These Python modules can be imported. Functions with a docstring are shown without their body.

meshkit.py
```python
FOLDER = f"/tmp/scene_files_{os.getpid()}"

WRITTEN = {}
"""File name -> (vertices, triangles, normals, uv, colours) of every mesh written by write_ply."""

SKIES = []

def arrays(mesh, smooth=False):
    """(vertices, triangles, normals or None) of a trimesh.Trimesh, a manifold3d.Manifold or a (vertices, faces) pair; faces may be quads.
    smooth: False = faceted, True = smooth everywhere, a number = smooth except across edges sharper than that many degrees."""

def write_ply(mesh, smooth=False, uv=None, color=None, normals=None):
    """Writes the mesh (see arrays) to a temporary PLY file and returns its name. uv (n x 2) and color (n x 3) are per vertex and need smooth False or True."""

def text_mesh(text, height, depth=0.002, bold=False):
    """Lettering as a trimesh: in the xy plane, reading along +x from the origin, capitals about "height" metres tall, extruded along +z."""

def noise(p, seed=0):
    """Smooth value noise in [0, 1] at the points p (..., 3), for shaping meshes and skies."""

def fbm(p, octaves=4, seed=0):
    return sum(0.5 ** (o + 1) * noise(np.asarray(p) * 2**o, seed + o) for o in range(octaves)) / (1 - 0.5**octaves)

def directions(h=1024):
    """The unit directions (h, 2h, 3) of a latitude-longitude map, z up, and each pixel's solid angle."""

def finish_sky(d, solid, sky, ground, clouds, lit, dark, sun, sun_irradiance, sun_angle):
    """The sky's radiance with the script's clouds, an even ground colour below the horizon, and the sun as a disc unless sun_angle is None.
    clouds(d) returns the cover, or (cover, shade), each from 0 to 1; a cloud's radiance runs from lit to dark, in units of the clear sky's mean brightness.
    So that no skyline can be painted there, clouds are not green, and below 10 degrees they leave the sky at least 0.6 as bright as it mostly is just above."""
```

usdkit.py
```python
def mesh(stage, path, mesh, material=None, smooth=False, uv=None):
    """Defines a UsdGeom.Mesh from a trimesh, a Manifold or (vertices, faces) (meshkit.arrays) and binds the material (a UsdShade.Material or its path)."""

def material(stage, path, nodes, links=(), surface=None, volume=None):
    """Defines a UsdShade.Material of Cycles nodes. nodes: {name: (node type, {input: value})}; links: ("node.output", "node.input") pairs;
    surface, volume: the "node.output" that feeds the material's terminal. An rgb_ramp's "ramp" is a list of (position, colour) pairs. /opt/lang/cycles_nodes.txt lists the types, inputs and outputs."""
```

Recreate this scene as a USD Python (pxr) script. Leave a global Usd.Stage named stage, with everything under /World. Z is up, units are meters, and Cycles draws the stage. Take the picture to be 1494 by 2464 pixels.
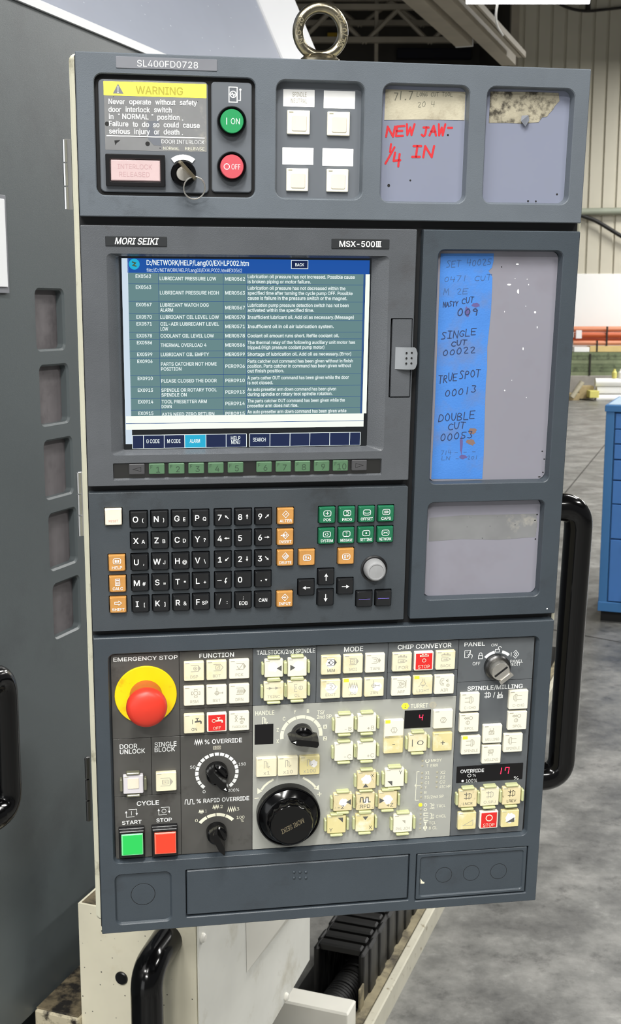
import math, random
import numpy as np, trimesh
import usdkit, meshkit
from pxr import Usd, UsdGeom, UsdLux, UsdShade, Gf, Sdf, Vt
from shapely.geometry import Polygon, LineString, Point, box as sbox
from shapely.ops import unary_union
from shapely import affinity

random.seed(7); np.random.seed(7)
stage = Usd.Stage.CreateInMemory()
UsdGeom.SetStageUpAxis(stage, 'Z'); UsdGeom.SetStageMetersPerUnit(stage, 1.0)
UsdGeom.Xform.Define(stage, '/World')

# ------------------------------------------------------------------ camera, light
W_PX, H_PX, F_PX = 1494.0, 2464.0, 2894.8
PITCH = math.atan((1232 - 740) / F_PX)
EYE = np.array([0.0, 0.0, 1.60])
sp, cp_ = math.sin(PITCH), math.cos(PITCH)
C2W = np.array([[1, 0, 0], [0, -sp, cp_], [0, -cp_, -sp]])      # camera right, down, forward -> world
cam = UsdGeom.Camera.Define(stage, '/World/Camera')
cam.CreateHorizontalApertureAttr(24.0); cam.CreateVerticalApertureAttr(24.0 * H_PX / W_PX)
cam.CreateFocalLengthAttr(24.0 * F_PX / W_PX)
cam.CreateFStopAttr(30.0); cam.CreateFocusDistanceAttr(1.12)
cam.CreateClippingRangeAttr(Gf.Vec2f(0.05, 200))
cam.CreateExposureAttr(-0.22)
_m = Gf.Matrix4d(1, 0, 0, 0, *[float(v) for v in -C2W[:, 1]], 0, *[float(v) for v in -C2W[:, 2]], 0, *[float(v) for v in EYE], 1)
cam.AddTransformOp().Set(_m)

dome = UsdLux.DomeLight.Define(stage, '/World/hall_ambient')
dome.CreateIntensityAttr(0.055); dome.CreateColorAttr(Gf.Vec3f(0.97, 0.99, 1.0))

LAMP_POWER = 62.0
def rect_lamp(name, p, w, l, power, rz=0.0, col=(1, 0.985, 0.95)):
    L = UsdLux.RectLight.Define(stage, '/World/' + name)
    L.CreateWidthAttr(w); L.CreateHeightAttr(l); L.CreateIntensityAttr(power); L.CreateColorAttr(Gf.Vec3f(*col))
    L.AddTranslateOp().Set(Gf.Vec3d(*p)); L.AddRotateZOp().Set(rz)
# strip lamps hanging in rows in the hall (0.35 m x 1.6 m, facing down)
for i, (lx, ly, lz, k) in enumerate([(-0.05, -0.75, 3.9, 1.25), (-1.9, -1.7, 4.9, 1.3), (2.6, -2.8, 4.9, 1.6), (-0.4, -5.0, 4.9, 3.2), (4.6, 1.6, 4.9, 1.6), (3.0, 4.4, 4.9, 1.7), (4.6, 8.0, 4.9, 3.6), (9.4, 11.0, 4.9, 1.5), (6.4, 13.6, 4.9, 4.5), (11.0, 16.5, 5.4, 4.0), (7.6, 19.2, 5.9, 3.7), (12.0, 19.6, 5.9, 3.7)]):
    rect_lamp('strip_light_%02d' % (i + 1), (lx, ly, lz), 0.35, 1.6, LAMP_POWER * k, rz=-20 + 90 * (i % 2))

# daylight through the open loading door of the hall, well behind the photographer
door = UsdLux.RectLight.Define(stage, '/World/loading_door_daylight')
door.CreateWidthAttr(7.0); door.CreateHeightAttr(3.2); door.CreateIntensityAttr(1.9); door.CreateColorAttr(Gf.Vec3f(0.97, 0.985, 1.0))
door.AddTranslateOp().Set(Gf.Vec3d(-4.8, -4.8, 1.7)); door.AddRotateZOp().Set(-38.0); door.AddRotateXOp().Set(90.0)
# ------------------------------------------------------------------ naming, things, parts
_used = {}
def _num(path):
    n = _used.get(path, 0); _used[path] = n + 1
    return path if n == 0 else '%s_%03d' % (path, n)

class Thing:
    def __init__(s, name, label=None, cat=None, group=None, kind=None, o=(0, 0, 0), A=np.eye(3), parent=None):
        s.o = np.asarray(o, float); s.A = np.asarray(A, float)
        s.path = _num((parent.path if parent else '/World') + '/' + name)
        x = UsdGeom.Xform.Define(stage, s.path)
        if parent is None:
            a = s.A
            x.AddTransformOp().Set(Gf.Matrix4d(*[float(v) for v in a[:, 0]], 0, *[float(v) for v in a[:, 1]], 0, *[float(v) for v in a[:, 2]], 0, *[float(v) for v in s.o], 1))
        else:
            s.o, s.A = parent.o, parent.A
        tag(x.GetPrim(), label, cat, group, kind)

def tag(p, label=None, cat=None, group=None, kind=None):
    for k, v in (('label', label), ('category', cat), ('group', group), ('kind', kind)):
        if v: p.SetCustomDataByKey(k, v)

def vf(m):
    if hasattr(m, 'vertices'): return np.asarray(m.vertices, float), np.asarray(m.faces, int)
    return m
def cat_(*ms):
    V, F, n = [], [], 0
    for m in ms:
        if m is None: continue
        v, f = vf(m)
        if len(v) == 0: continue
        V.append(v); F.append(f + n); n += len(v)
    return np.vstack(V), np.vstack(F)

def obj(name, m, material, parent=None, label=None, world=False, smooth=30, kind=None, cat=None, group=None):
    """One Mesh prim. Coordinates are the parent thing's own, or the world's with world=True."""
    v, f = vf(m)
    if world and parent is not None:
        v = (v - parent.o) @ parent.A
    path = _num((parent.path if parent else '/World') + '/' + name)
    pm = usdkit.mesh(stage, path, trimesh.Trimesh(v, f, process=False), MATS.get(material, material), smooth=smooth)
    tag(pm.GetPrim(), label, cat, group, kind)
    q = Thing.__new__(Thing); q.path = path; q.o = parent.o if parent else np.zeros(3); q.A = parent.A if parent else np.eye(3)
    return q

# ------------------------------------------------------------------ materials
MATS = {}
def lin(c):
    c = np.asarray(c, float) / 255.0
    return tuple(np.where(c <= 0.04045, c / 12.92, ((c + 0.055) / 1.055) ** 2.4))
def mat(name, rgb, rough=0.5, metal=0.0, spec=0.5, var=0.0, vscale=6.0, bump=0.0, bscale=400.0, dirt=None, dscale=5.0, dlo=0.55, dhi=0.7, ddet=6.0, emit=None, coat=0.0, spots=None):
    c = lin(rgb)
    n = {'p': ('principled_bsdf', {'base_color': c, 'roughness': rough, 'metallic': metal, 'specular_ior_level': spec, 'coat_weight': coat, 'coat_roughness': 0.1})}
    k = []
    last = None
    if var or bump or dirt or spots: n['g'] = ('geometry', {})
    if var:
        n['n1'] = ('noise_texture', {'scale': vscale, 'detail': 5.0, 'roughness': 0.6}); k.append(('g.position', 'n1.vector'))
        lo = tuple(x * (1 - var) for x in c); hi = tuple(min(1, x * (1 + var)) for x in c)
        n['r1'] = ('rgb_ramp', {'ramp': [(0.3, lo), (0.7, hi)]}); k.append(('n1.fac', 'r1.fac')); last = 'r1.color'
    if dirt:
        n['n2'] = ('noise_texture', {'scale': dscale, 'detail': ddet, 'roughness': 0.65}); k.append(('g.position', 'n2.vector'))
        n['r2'] = ('rgb_ramp', {'ramp': [(dlo, (0, 0, 0)), (dhi, (1, 1, 1))]}); k.append(('n2.fac', 'r2.fac'))
        n['m2'] = ('mix', {'color1': c, 'color2': lin(dirt)}); k.append(('r2.color', 'm2.fac'))
        if last: k.append((last, 'm2.color1'))
        last = 'm2.color'
    if spots:                                   # (colour, voronoi scale, size): specks of dirt or chips
        n['v3'] = ('voronoi_texture', {'scale': spots[1]}); k.append(('g.position', 'v3.vector'))
        n['n3'] = ('noise_texture', {'scale': spots[1] * 0.35, 'detail': 2.0}); k.append(('g.position', 'n3.vector'))
        n['a3'] = ('math', {'math_type': 'multiply'}); k += [('v3.distance', 'a3.value1'), ('n3.fac', 'a3.value2')]
        n['r3'] = ('rgb_ramp', {'ramp': [(spots[2] * 0.7, (1, 1, 1)), (spots[2], (0, 0, 0))]}); k.append(('a3.value', 'r3.fac'))
        n['m3'] = ('mix', {'color1': c, 'color2': lin(spots[0])}); k.append(('r3.color', 'm3.fac'))
        if last: k.append((last, 'm3.color1'))
        last = 'm3.color'
    if last: k.append((last, 'p.base_color'))
    if bump:
        n['nb'] = ('noise_texture', {'scale': bscale, 'detail': 3.0}); k.append(('g.position', 'nb.vector'))
        n['b'] = ('bump', {'strength': bump, 'distance': 0.0006}); k += [('nb.fac', 'b.height'), ('b.normal', 'p.normal')]
    if emit:
        n['p'][1].update({'emission_color': lin(emit[0]), 'emission_strength': emit[1]})
    MATS[name] = usdkit.material(stage, '/World/Looks/' + name, n, k, surface='p.BSDF')
UsdGeom.Scope.Define(stage, '/World/Looks')

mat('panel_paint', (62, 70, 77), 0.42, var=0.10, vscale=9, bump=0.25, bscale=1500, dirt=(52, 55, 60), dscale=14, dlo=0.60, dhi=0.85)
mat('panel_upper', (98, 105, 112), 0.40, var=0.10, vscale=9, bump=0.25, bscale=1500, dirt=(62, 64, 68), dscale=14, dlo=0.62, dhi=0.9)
mat('bezel_paint', (86, 89, 93), 0.31, var=0.12, vscale=12, bump=0.35, bscale=1200, dirt=(70, 66, 66), dscale=16, dlo=0.6, dhi=0.9)
mat('keyboard_paint', (64, 70, 75), 0.45, var=0.12, vscale=11, bump=0.25, bscale=1500, dirt=(42, 43, 44), dscale=17, dlo=0.58, dhi=0.8)
mat('gasket', (22, 23, 25), 0.6)
mat('black_gap', (9, 9, 10), 0.7)
mat('housing_cream', (205, 203, 182), 0.5, var=0.08, dirt=(120, 112, 90), dscale=30, dlo=0.58, dhi=0.75)
mat('housing_body', (70, 76, 82), 0.5)
mat('recess_floor', (100, 105, 111), 0.5, var=0.05)
mat('note_board', (138, 137, 147), 0.42, var=0.03, vscale=5, dirt=(128, 124, 132), dscale=9, dlo=0.55, dhi=0.85)
mat('note_lavender', (130, 135, 153), 0.42, var=0.03, vscale=7)
mat('key_black', (27, 28, 30), 0.32, var=0.1, vscale=60)
mat('key_brown', (196, 142, 76), 0.42, var=0.07, vscale=60)
mat('key_green', (30, 107, 74), 0.38, var=0.08, vscale=60)
mat('key_cream', (236, 226, 206), 0.45, var=0.04, vscale=50)
mat('softkey_green', (84, 118, 88), 0.4, var=0.08, vscale=60)
mat('softkey_grey', (74, 74, 76), 0.4)
mat('white_ink', (238, 240, 238), 0.6)
mat('cream_ink', (240, 238, 214), 0.6)
mat('grey_ink', (176, 172, 156), 0.6)
mat('dark_ink', (92, 92, 88), 0.6)
mat('softkey_ink', (52, 74, 56), 0.6)
mat('red_ink', (205, 40, 48), 0.6)
mat('pale_red_ink', (226, 176, 168), 0.6)
mat('pink_ghost', (190, 156, 158), 0.6)
mat('olive_ink', (176, 166, 62), 0.6)
mat('pencil_ink', (62, 98, 150), 0.7)
mat('marker_ink', (40, 58, 96), 0.7)
mat('scribble_grey', (120, 118, 104), 0.7)
mat('purple_ink', (104, 92, 170), 0.5)
mat('lamp_pink', (204, 180, 180), 0.35, emit=((220, 176, 178), 0.04), var=0.05, vscale=50)
mat('yellow_label', (250, 240, 92), 0.5)
mat('label_grey', (126, 127, 128), 0.45, var=0.10, vscale=25, dirt=(176, 172, 160), dscale=30, dlo=0.55, dhi=0.75, spots=((60, 60, 66), 120, 0.03))
mat('label_patch', (108, 112, 120), 0.5)
mat('plate_grey', (128, 130, 136), 0.35, var=0.06, vscale=30)
mat('badge_dark', (46, 48, 50), 0.35)
mat('button_cream', (236, 229, 198), 0.4, var=0.03, vscale=50, dirt=(220, 206, 150), dscale=28, dlo=0.5, dhi=0.75)
mat('button_white', (241, 237, 218), 0.4, var=0.02, vscale=50)
mat('button_yellow', (226, 214, 156), 0.4, var=0.04, vscale=50, dirt=(250, 246, 226), dscale=40, dlo=0.5, dhi=0.7)
mat('button_worn', (226, 212, 168), 0.45, var=0.08, vscale=60, dirt=(96, 80, 52), dscale=110, dlo=0.6, dhi=0.72)
mat('button_red', (222, 42, 40), 0.38, var=0.04, vscale=60)
mat('button_rim', (244, 238, 224), 0.4)
mat('guard_plastic', (196, 200, 150), 0.25, var=0.06, vscale=60, spec=0.6)
mat('guard_dark', (112, 112, 92), 0.25, spec=0.6)
mat('indicator_lit', (255, 240, 60), 0.4, emit=((255, 236, 40), 0.9))
mat('indicator_off', (176, 172, 150), 0.5)
mat('section_dark', (79, 78, 75), 0.42, var=0.10, vscale=25, dirt=(48, 44, 40), dscale=22, dlo=0.56, dhi=0.78)
mat('section_slate', (91, 95, 98), 0.42, var=0.08, vscale=25, dirt=(66, 68, 70), dscale=22, dlo=0.58, dhi=0.8)
mat('section_light', (166, 167, 160), 0.42, var=0.05, vscale=20, dirt=(112, 108, 96), dscale=19, dlo=0.60, dhi=0.85)
mat('estop_red', (216, 56, 38), 0.42, spec=0.5)
mat('estop_collar', (176, 84, 44), 0.4)
mat('estop_yellow', (250, 214, 12), 0.42, var=0.03, vscale=40, dirt=(214, 160, 10), dscale=45, dlo=0.6, dhi=0.75)
mat('start_green', (42, 196, 88), 0.35, emit=((30, 190, 80), 0.12))
mat('start_rim', (130, 232, 160), 0.35)
mat('stop_red', (240, 66, 42), 0.35, emit=((240, 50, 30), 0.12))
mat('stop_rim', (250, 120, 96), 0.35)
mat('power_green', (46, 150, 92), 0.35)
mat('power_red', (206, 88, 98), 0.35)
mat('black_gloss', (7, 7, 8), 0.14, spec=0.4)
mat('black_plastic', (20, 20, 22), 0.32)
mat('door_button', (214, 210, 214), 0.35)
mat('worn_white', (255, 253, 250), 0.4)
mat('knob_grey', (152, 153, 154), 0.4, var=0.06, vscale=70)
mat('steel', (222, 219, 212), 0.42, metal=1.0, var=0.10, vscale=60)
mat('dark_steel', (92, 92, 92), 0.35, metal=1.0)
mat('zinc', (214, 214, 214), 0.3, metal=1.0, var=0.08, vscale=40)
mat('brass_eye', (152, 145, 126), 0.28, metal=1.0, var=0.25, vscale=45, dirt=(70, 64, 52), dscale=40, dlo=0.5, dhi=0.75, bump=0.15, bscale=500)
mat('brass_eye_light', (226, 214, 178), 0.3, metal=1.0)
mat('key_brass', (176, 164, 138), 0.3, metal=1.0, var=0.2, vscale=120)
mat('latch_grey', (136, 140, 144), 0.3, var=0.05, vscale=40, spec=0.7)
mat('led_red', (255, 40, 70), 0.4, emit=((255, 36, 70), 2.2))
mat('display_black', (10, 9, 12), 0.2)
mat('tape_blue', (68, 128, 206), 0.6, var=0.06, vscale=30, dirt=(96, 122, 170), dscale=24, dlo=0.52, dhi=0.75, bump=0.3, bscale=600)
mat('tape_stain', (92, 84, 140), 0.7)
mat('tape_stain_brown', (128, 104, 96), 0.7)
mat('tape_cream', (190, 183, 160), 0.6, var=0.08, vscale=30, dirt=(150, 140, 118), dscale=45, dlo=0.52, dhi=0.75, bump=0.3, bscale=600)
mat('tape_dirty', (166, 159, 138), 0.7, var=0.2, vscale=60, dirt=(66, 61, 50), dscale=95, dlo=0.46, dhi=0.62, bump=0.5, bscale=400)
mat('sticker_white', (250, 250, 248), 0.5)
mat('paint_chip', (240, 241, 244), 0.6)
mat('speck_dark', (24, 24, 24), 0.7)
# screen
def emat(name, rgb, k=1.0): mat(name, (12, 14, 16), 0.12, emit=(rgb, k * 1.15))
emat('screen_teal', (104, 138, 140), 0.95); emat('screen_blue', (26, 84, 168), 0.95); emat('screen_line', (44, 84, 142), 0.95)
emat('screen_white', (250, 255, 246), 1.0); emat('screen_black', (22, 26, 30), 0.8); emat('screen_navy', (16, 34, 78), 0.9)
emat('screen_cyan', (32, 176, 214), 1.0); emat('screen_text', (240, 250, 248), 1.0); emat('screen_glow', (206, 222, 236), 1.0)
# lathe
mat('lathe_grey', (82, 89, 91), 0.42, var=0.05, vscale=3, bump=0.2, bscale=900, dirt=(66, 70, 73), dscale=4, dlo=0.55, dhi=0.85)
mat('lathe_vent', (104, 100, 102), 0.55, var=0.16, vscale=18, dirt=(62, 58, 60), dscale=14, dlo=0.5, dhi=0.8)
mat('lathe_roof', (122, 130, 148), 0.4, var=0.05, vscale=4, spots=((196, 200, 210), 40, 0.03))
mat('lathe_edge', (236, 238, 240), 0.35)
mat('lathe_white', (214, 216, 220), 0.4)
mat('placard', (238, 240, 242), 0.4)
mat('cream_paint', (238, 232, 208), 0.45, var=0.05, vscale=9, dirt=(206, 192, 152), dscale=7, dlo=0.55, dhi=0.8, spots=((44, 40, 34), 75, 0.045))
mat('cream_dirty', (124, 112, 88), 0.7, var=0.3, vscale=24, dirt=(30, 27, 24), dscale=26, dlo=0.44, dhi=0.6, bump=0.8, bscale=90)
mat('cream_stained', (206, 196, 168), 0.55, var=0.1, vscale=20, dirt=(46, 40, 34), dscale=22, dlo=0.5, dhi=0.6)
mat('cover_white', (228, 228, 220), 0.42, var=0.05, vscale=8, dirt=(184, 178, 158), dscale=9, dlo=0.55, dhi=0.8)
mat('cover_light', (240, 238, 228), 0.42, var=0.03, vscale=8)
mat('chain_black', (13, 13, 13), 0.45, var=0.15, vscale=30)
mat('hose_black', (22, 22, 23), 0.5)
mat('rail_cream', (204, 200, 182), 0.45, var=0.06, vscale=14, dirt=(120, 104, 70), dscale=40, dlo=0.6, dhi=0.72)
mat('rail_inner', (150, 140, 112), 0.6, var=0.2, vscale=20, dirt=(60, 54, 44), dscale=14, dlo=0.48, dhi=0.68)
# hall
mat('concrete_base', (140, 140, 140), 0.5)
mat('cladding', (200, 195, 178), 0.5, var=0.05, vscale=1.2)
mat('cladding_rib', (150, 145, 128), 0.5)
mat('board_white', (246, 246, 244), 0.5)
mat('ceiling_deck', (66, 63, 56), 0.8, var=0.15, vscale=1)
mat('beam_cream', (172, 163, 146), 0.5, var=0.12, vscale=2)
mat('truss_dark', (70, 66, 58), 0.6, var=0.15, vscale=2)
mat('navy_sheet', (26, 27, 40), 0.7)
mat('amber_sign', (196, 160, 40), 0.6)
mat('lamp_glow', (255, 255, 255), 0.5, emit=((255, 255, 255), 9.0))
mat('lamp_body', (230, 230, 228), 0.5)
mat('cable_white', (232, 230, 224), 0.5)
mat('pipe_grey', (150, 156, 140), 0.45, var=0.1, vscale=3)
mat('cable_black', (16, 15, 14), 0.6)
mat('orange_steel', (196, 92, 48), 0.45, var=0.08, vscale=2)
mat('orange_pale', (214, 140, 104), 0.45, var=0.08, vscale=2)
mat('strap_black', (34, 30, 26), 0.7)
mat('green_board', (106, 118, 88), 0.7, var=0.2, vscale=6, dirt=(52, 60, 44), dscale=9, dlo=0.5, dhi=0.7)
mat('green_board_pale', (124, 134, 104), 0.7, var=0.2, vscale=6)
mat('lumber', (216, 190, 128), 0.6, var=0.08, vscale=4)
mat('carton', (176, 158, 118), 0.7, var=0.15, vscale=5)
mat('carton_grey', (150, 146, 140), 0.7, var=0.2, vscale=5)
mat('roll_white', (246, 246, 244), 0.5)
mat('roll_yellow', (222, 214, 120), 0.5)
mat('cabinet_blue', (64, 120, 176), 0.42, var=0.05, vscale=5)
mat('cabinet_drawer', (72, 126, 196), 0.40, var=0.05, vscale=5)
mat('cabinet_top', (176, 200, 220), 0.4)
mat('cabinet_base', (14, 14, 15), 0.6)
mat('tag_white', (244, 240, 240), 0.6)
# the concrete floor: a grey, stained slab
def floor_mat():
    n = {'g': ('geometry', {}), 'n1': ('noise_texture', {'scale': 3.2, 'detail': 9.0, 'roughness': 0.68}), 'n2': ('noise_texture', {'scale': 11.0, 'detail': 8.0, 'roughness': 0.72}),
         
         'r1': ('rgb_ramp', {'ramp': [(0.34, lin((86, 86, 85))), (0.50, lin((121, 121, 118))), (0.66, lin((152, 151, 147)))]}),
         'r2': ('rgb_ramp', {'ramp': [(0.34, (0.42, 0.42, 0.42)), (0.45, (0.85, 0.85, 0.85)), (0.57, (1, 1, 1)), (0.68, (1.45, 1.45, 1.45))]}),
         'm': ('mix', {'mix_type': 'multiply', 'fac': 0.85}),
         'rr': ('rgb_ramp', {'ramp': [(0.3, (0.32, 0.32, 0.32)), (0.7, (0.52, 0.52, 0.52))]}),
         'b': ('bump', {'strength': 0.15, 'distance': 0.002}), 'p': ('principled_bsdf', {'roughness': 0.4, 'specular_ior_level': 0.45})}
    k = [('g.position', 'n1.vector'), ('g.position', 'n2.vector'), ('n1.fac', 'r1.fac'), ('n2.fac', 'r2.fac'), ('r1.color', 'm.color1'), ('r2.color', 'm.color2'),
         ('m.color', 'p.base_color'),
         ('n1.fac', 'rr.fac'), ('rr.color', 'p.roughness'), ('n2.fac', 'b.height'), ('b.normal', 'p.normal')]
    MATS['concrete'] = usdkit.material(stage, '/World/Looks/concrete', n, k, surface='p.BSDF')
floor_mat()

# ------------------------------------------------------------------ geometry kit
def rr(cx, cy, w, h, r=0.0, n=5):
    """A rounded rectangle as a counter-clockwise loop of 4 (n+1) points."""
    r = max(1e-5, min(r, w / 2 - 1e-6, h / 2 - 1e-6)); P = []
    for k, (sx, sy) in enumerate(((1, 1), (-1, 1), (-1, -1), (1, -1))):
        for a in np.linspace(0, math.pi / 2, n + 1):
            t = a + k * math.pi / 2
            P.append((cx + sx * (w / 2 - r) + r * math.cos(t), cy + sy * (h / 2 - r) + r * math.sin(t)))
    return np.array(P)
def z_(loop, z): return np.column_stack([loop, np.full(len(loop), z)])
def fill(loop, holes=()):
    v, f = trimesh.creation.triangulate_polygon(Polygon(loop, holes), engine='earcut')
    v, f = np.asarray(v), np.array(f)
    a, b = v[f[:, 1]] - v[f[:, 0]], v[f[:, 2]] - v[f[:, 0]]; g = a[:, 0] * b[:, 1] - a[:, 1] * b[:, 0] < 0
    f[g] = f[g][:, ::-1]
    return v, f
def loft(loops, cap_a=False, cap_b=True):
    n = len(loops[0]); V = np.vstack(loops); F = []
    for i in range(len(loops) - 1):
        a = np.arange(n) + i * n; b = np.roll(np.arange(n), -1) + i * n
        F += [np.column_stack([a, b, b + n]), np.column_stack([a, b + n, a + n])]
    out = [(V, np.vstack(F))]
    for on, L, s in ((cap_a, loops[0], -1), (cap_b, loops[-1], 1)):
        if on:
            c = L.mean(0); m = len(L); f = np.column_stack([np.full(m, m), np.arange(m), np.roll(np.arange(m), -1)])
            out.append((np.vstack([L, c]), f if s > 0 else f[:, ::-1]))
    return cat_(*out)
def slab(cx, cy, w, h, z0, z1, r=0.001, c=0.0005, n=4, back=False):
    return loft([z_(rr(cx, cy, w, h, r, n), z0), z_(rr(cx, cy, w, h, r, n), z1 - c), z_(rr(cx, cy, w - 2 * c, h - 2 * c, max(r - c, 1e-4), n), z1)], cap_a=back)
def plate(outer, holes, z, depth, c=0.0008, wall=None):
    """outer: (cx, cy, w, h, r); holes likewise (+ optional slope inset and depth); a sheet with chamfered outer edge and hole edges."""
    o = outer; top_in = rr(o[0], o[1], o[2] - 2 * c, o[3] - 2 * c, max(o[4] - c, 1e-4)); H, parts = [], []
    parts.append(loft([z_(rr(*o), z - depth), z_(rr(*o), z - c), z_(top_in, z)], cap_b=False))
    for h in holes:
        big = rr(h[0], h[1], h[2] + 2 * c, h[3] + 2 * c, h[4] + c); H.append(big)
        hd = h[5] if len(h) > 5 else depth; sl = h[6] if len(h) > 6 else 0.0
        parts.append(loft([z_(big, z), z_(rr(*h[:5]), z - c), z_(rr(h[0], h[1], h[2] - 2 * sl, h[3] - 2 * sl, max(h[4] - sl, 1e-4)), z - hd)], cap_b=False))
    v, f = fill(top_in, H); parts.append((z_(v, z), f))
    return cat_(*parts)
def lathe(prof, cx=0, cy=0, n=40, A=None, o=None):
    """prof: [(radius, height)...]; turned about the local z axis through (cx, cy)."""
    t = np.linspace(0, 2 * math.pi, n, endpoint=False); V = []
    for r, z in prof: V.append(np.column_stack([cx + r * np.cos(t), cy + r * np.sin(t), np.full(n, z)]))
    return loft(V, cap_a=prof[0][0] > 1e-5, cap_b=prof[-1][0] > 1e-5)
def tube(path, r, n=14, caps=True):
    p = np.asarray(path, float); t = np.gradient(p, axis=0); t /= np.linalg.norm(t, axis=1)[:, None] + 1e-12
    up = np.array([0.31, 0.17, 0.93]); a = np.cross(t[0], up); a /= np.linalg.norm(a); loops = []
    R = np.broadcast_to(r, (len(p),))
    for i in range(len(p)):
        a = a - t[i] * (a @ t[i]); a /= np.linalg.norm(a); b = np.cross(t[i], a); q = np.linspace(0, 2 * math.pi, n, endpoint=False)
        loops.append(p[i] + R[i] * (np.cos(q)[:, None] * a + np.sin(q)[:, None] * b))
    return loft(loops, cap_a=caps, cap_b=caps)
def bend(pts, rad, n=8):
    """A polyline with rounded corners."""
    P = [np.asarray(q, float) for q in pts]; out = [P[0]]
    for i in range(1, len(P) - 1):
        d0, d1 = P[i - 1] - P[i], P[i + 1] - P[i]; l0, l1 = np.linalg.norm(d0), np.linalg.norm(d1); k = min(rad, l0 * 0.49, l1 * 0.49)
        A, B = P[i] + d0 / l0 * k, P[i] + d1 / l1 * k
        for s in np.linspace(0, 1, n): out.append((1 - s) ** 2 * A + 2 * s * (1 - s) * P[i] + s * s * B)
    return np.array(out + [P[-1]])
def wbox(o, ax, s0, s1, t0, t1, z0, z1, c=0.0):
    """A chamfered box in a frame: o + s ax[0] + t ax[1] + z ax[2]."""
    v, f = slab((s0 + s1) / 2, (t0 + t1) / 2, s1 - s0, t1 - t0, z0, z1, r=max(c, 1e-4), c=max(c, 1e-4), n=2, back=True)
    return np.asarray(o) + v @ np.asarray(ax), f
def extr(loop, z0, z1):
    """A prism over any simple polygon."""
    loop = np.asarray(loop, float)
    if Polygon(loop).exterior.is_ccw is False: loop = loop[::-1]
    v, f = fill(loop); n = len(loop)
    a = np.arange(n); b = np.roll(a, -1)
    return cat_((z_(v, z1), f), (z_(v, z0), f[:, ::-1]), (np.vstack([z_(loop, z0), z_(loop, z1)]), np.vstack([np.column_stack([a, b, b + n]), np.column_stack([a, b + n, a + n])])))

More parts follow.
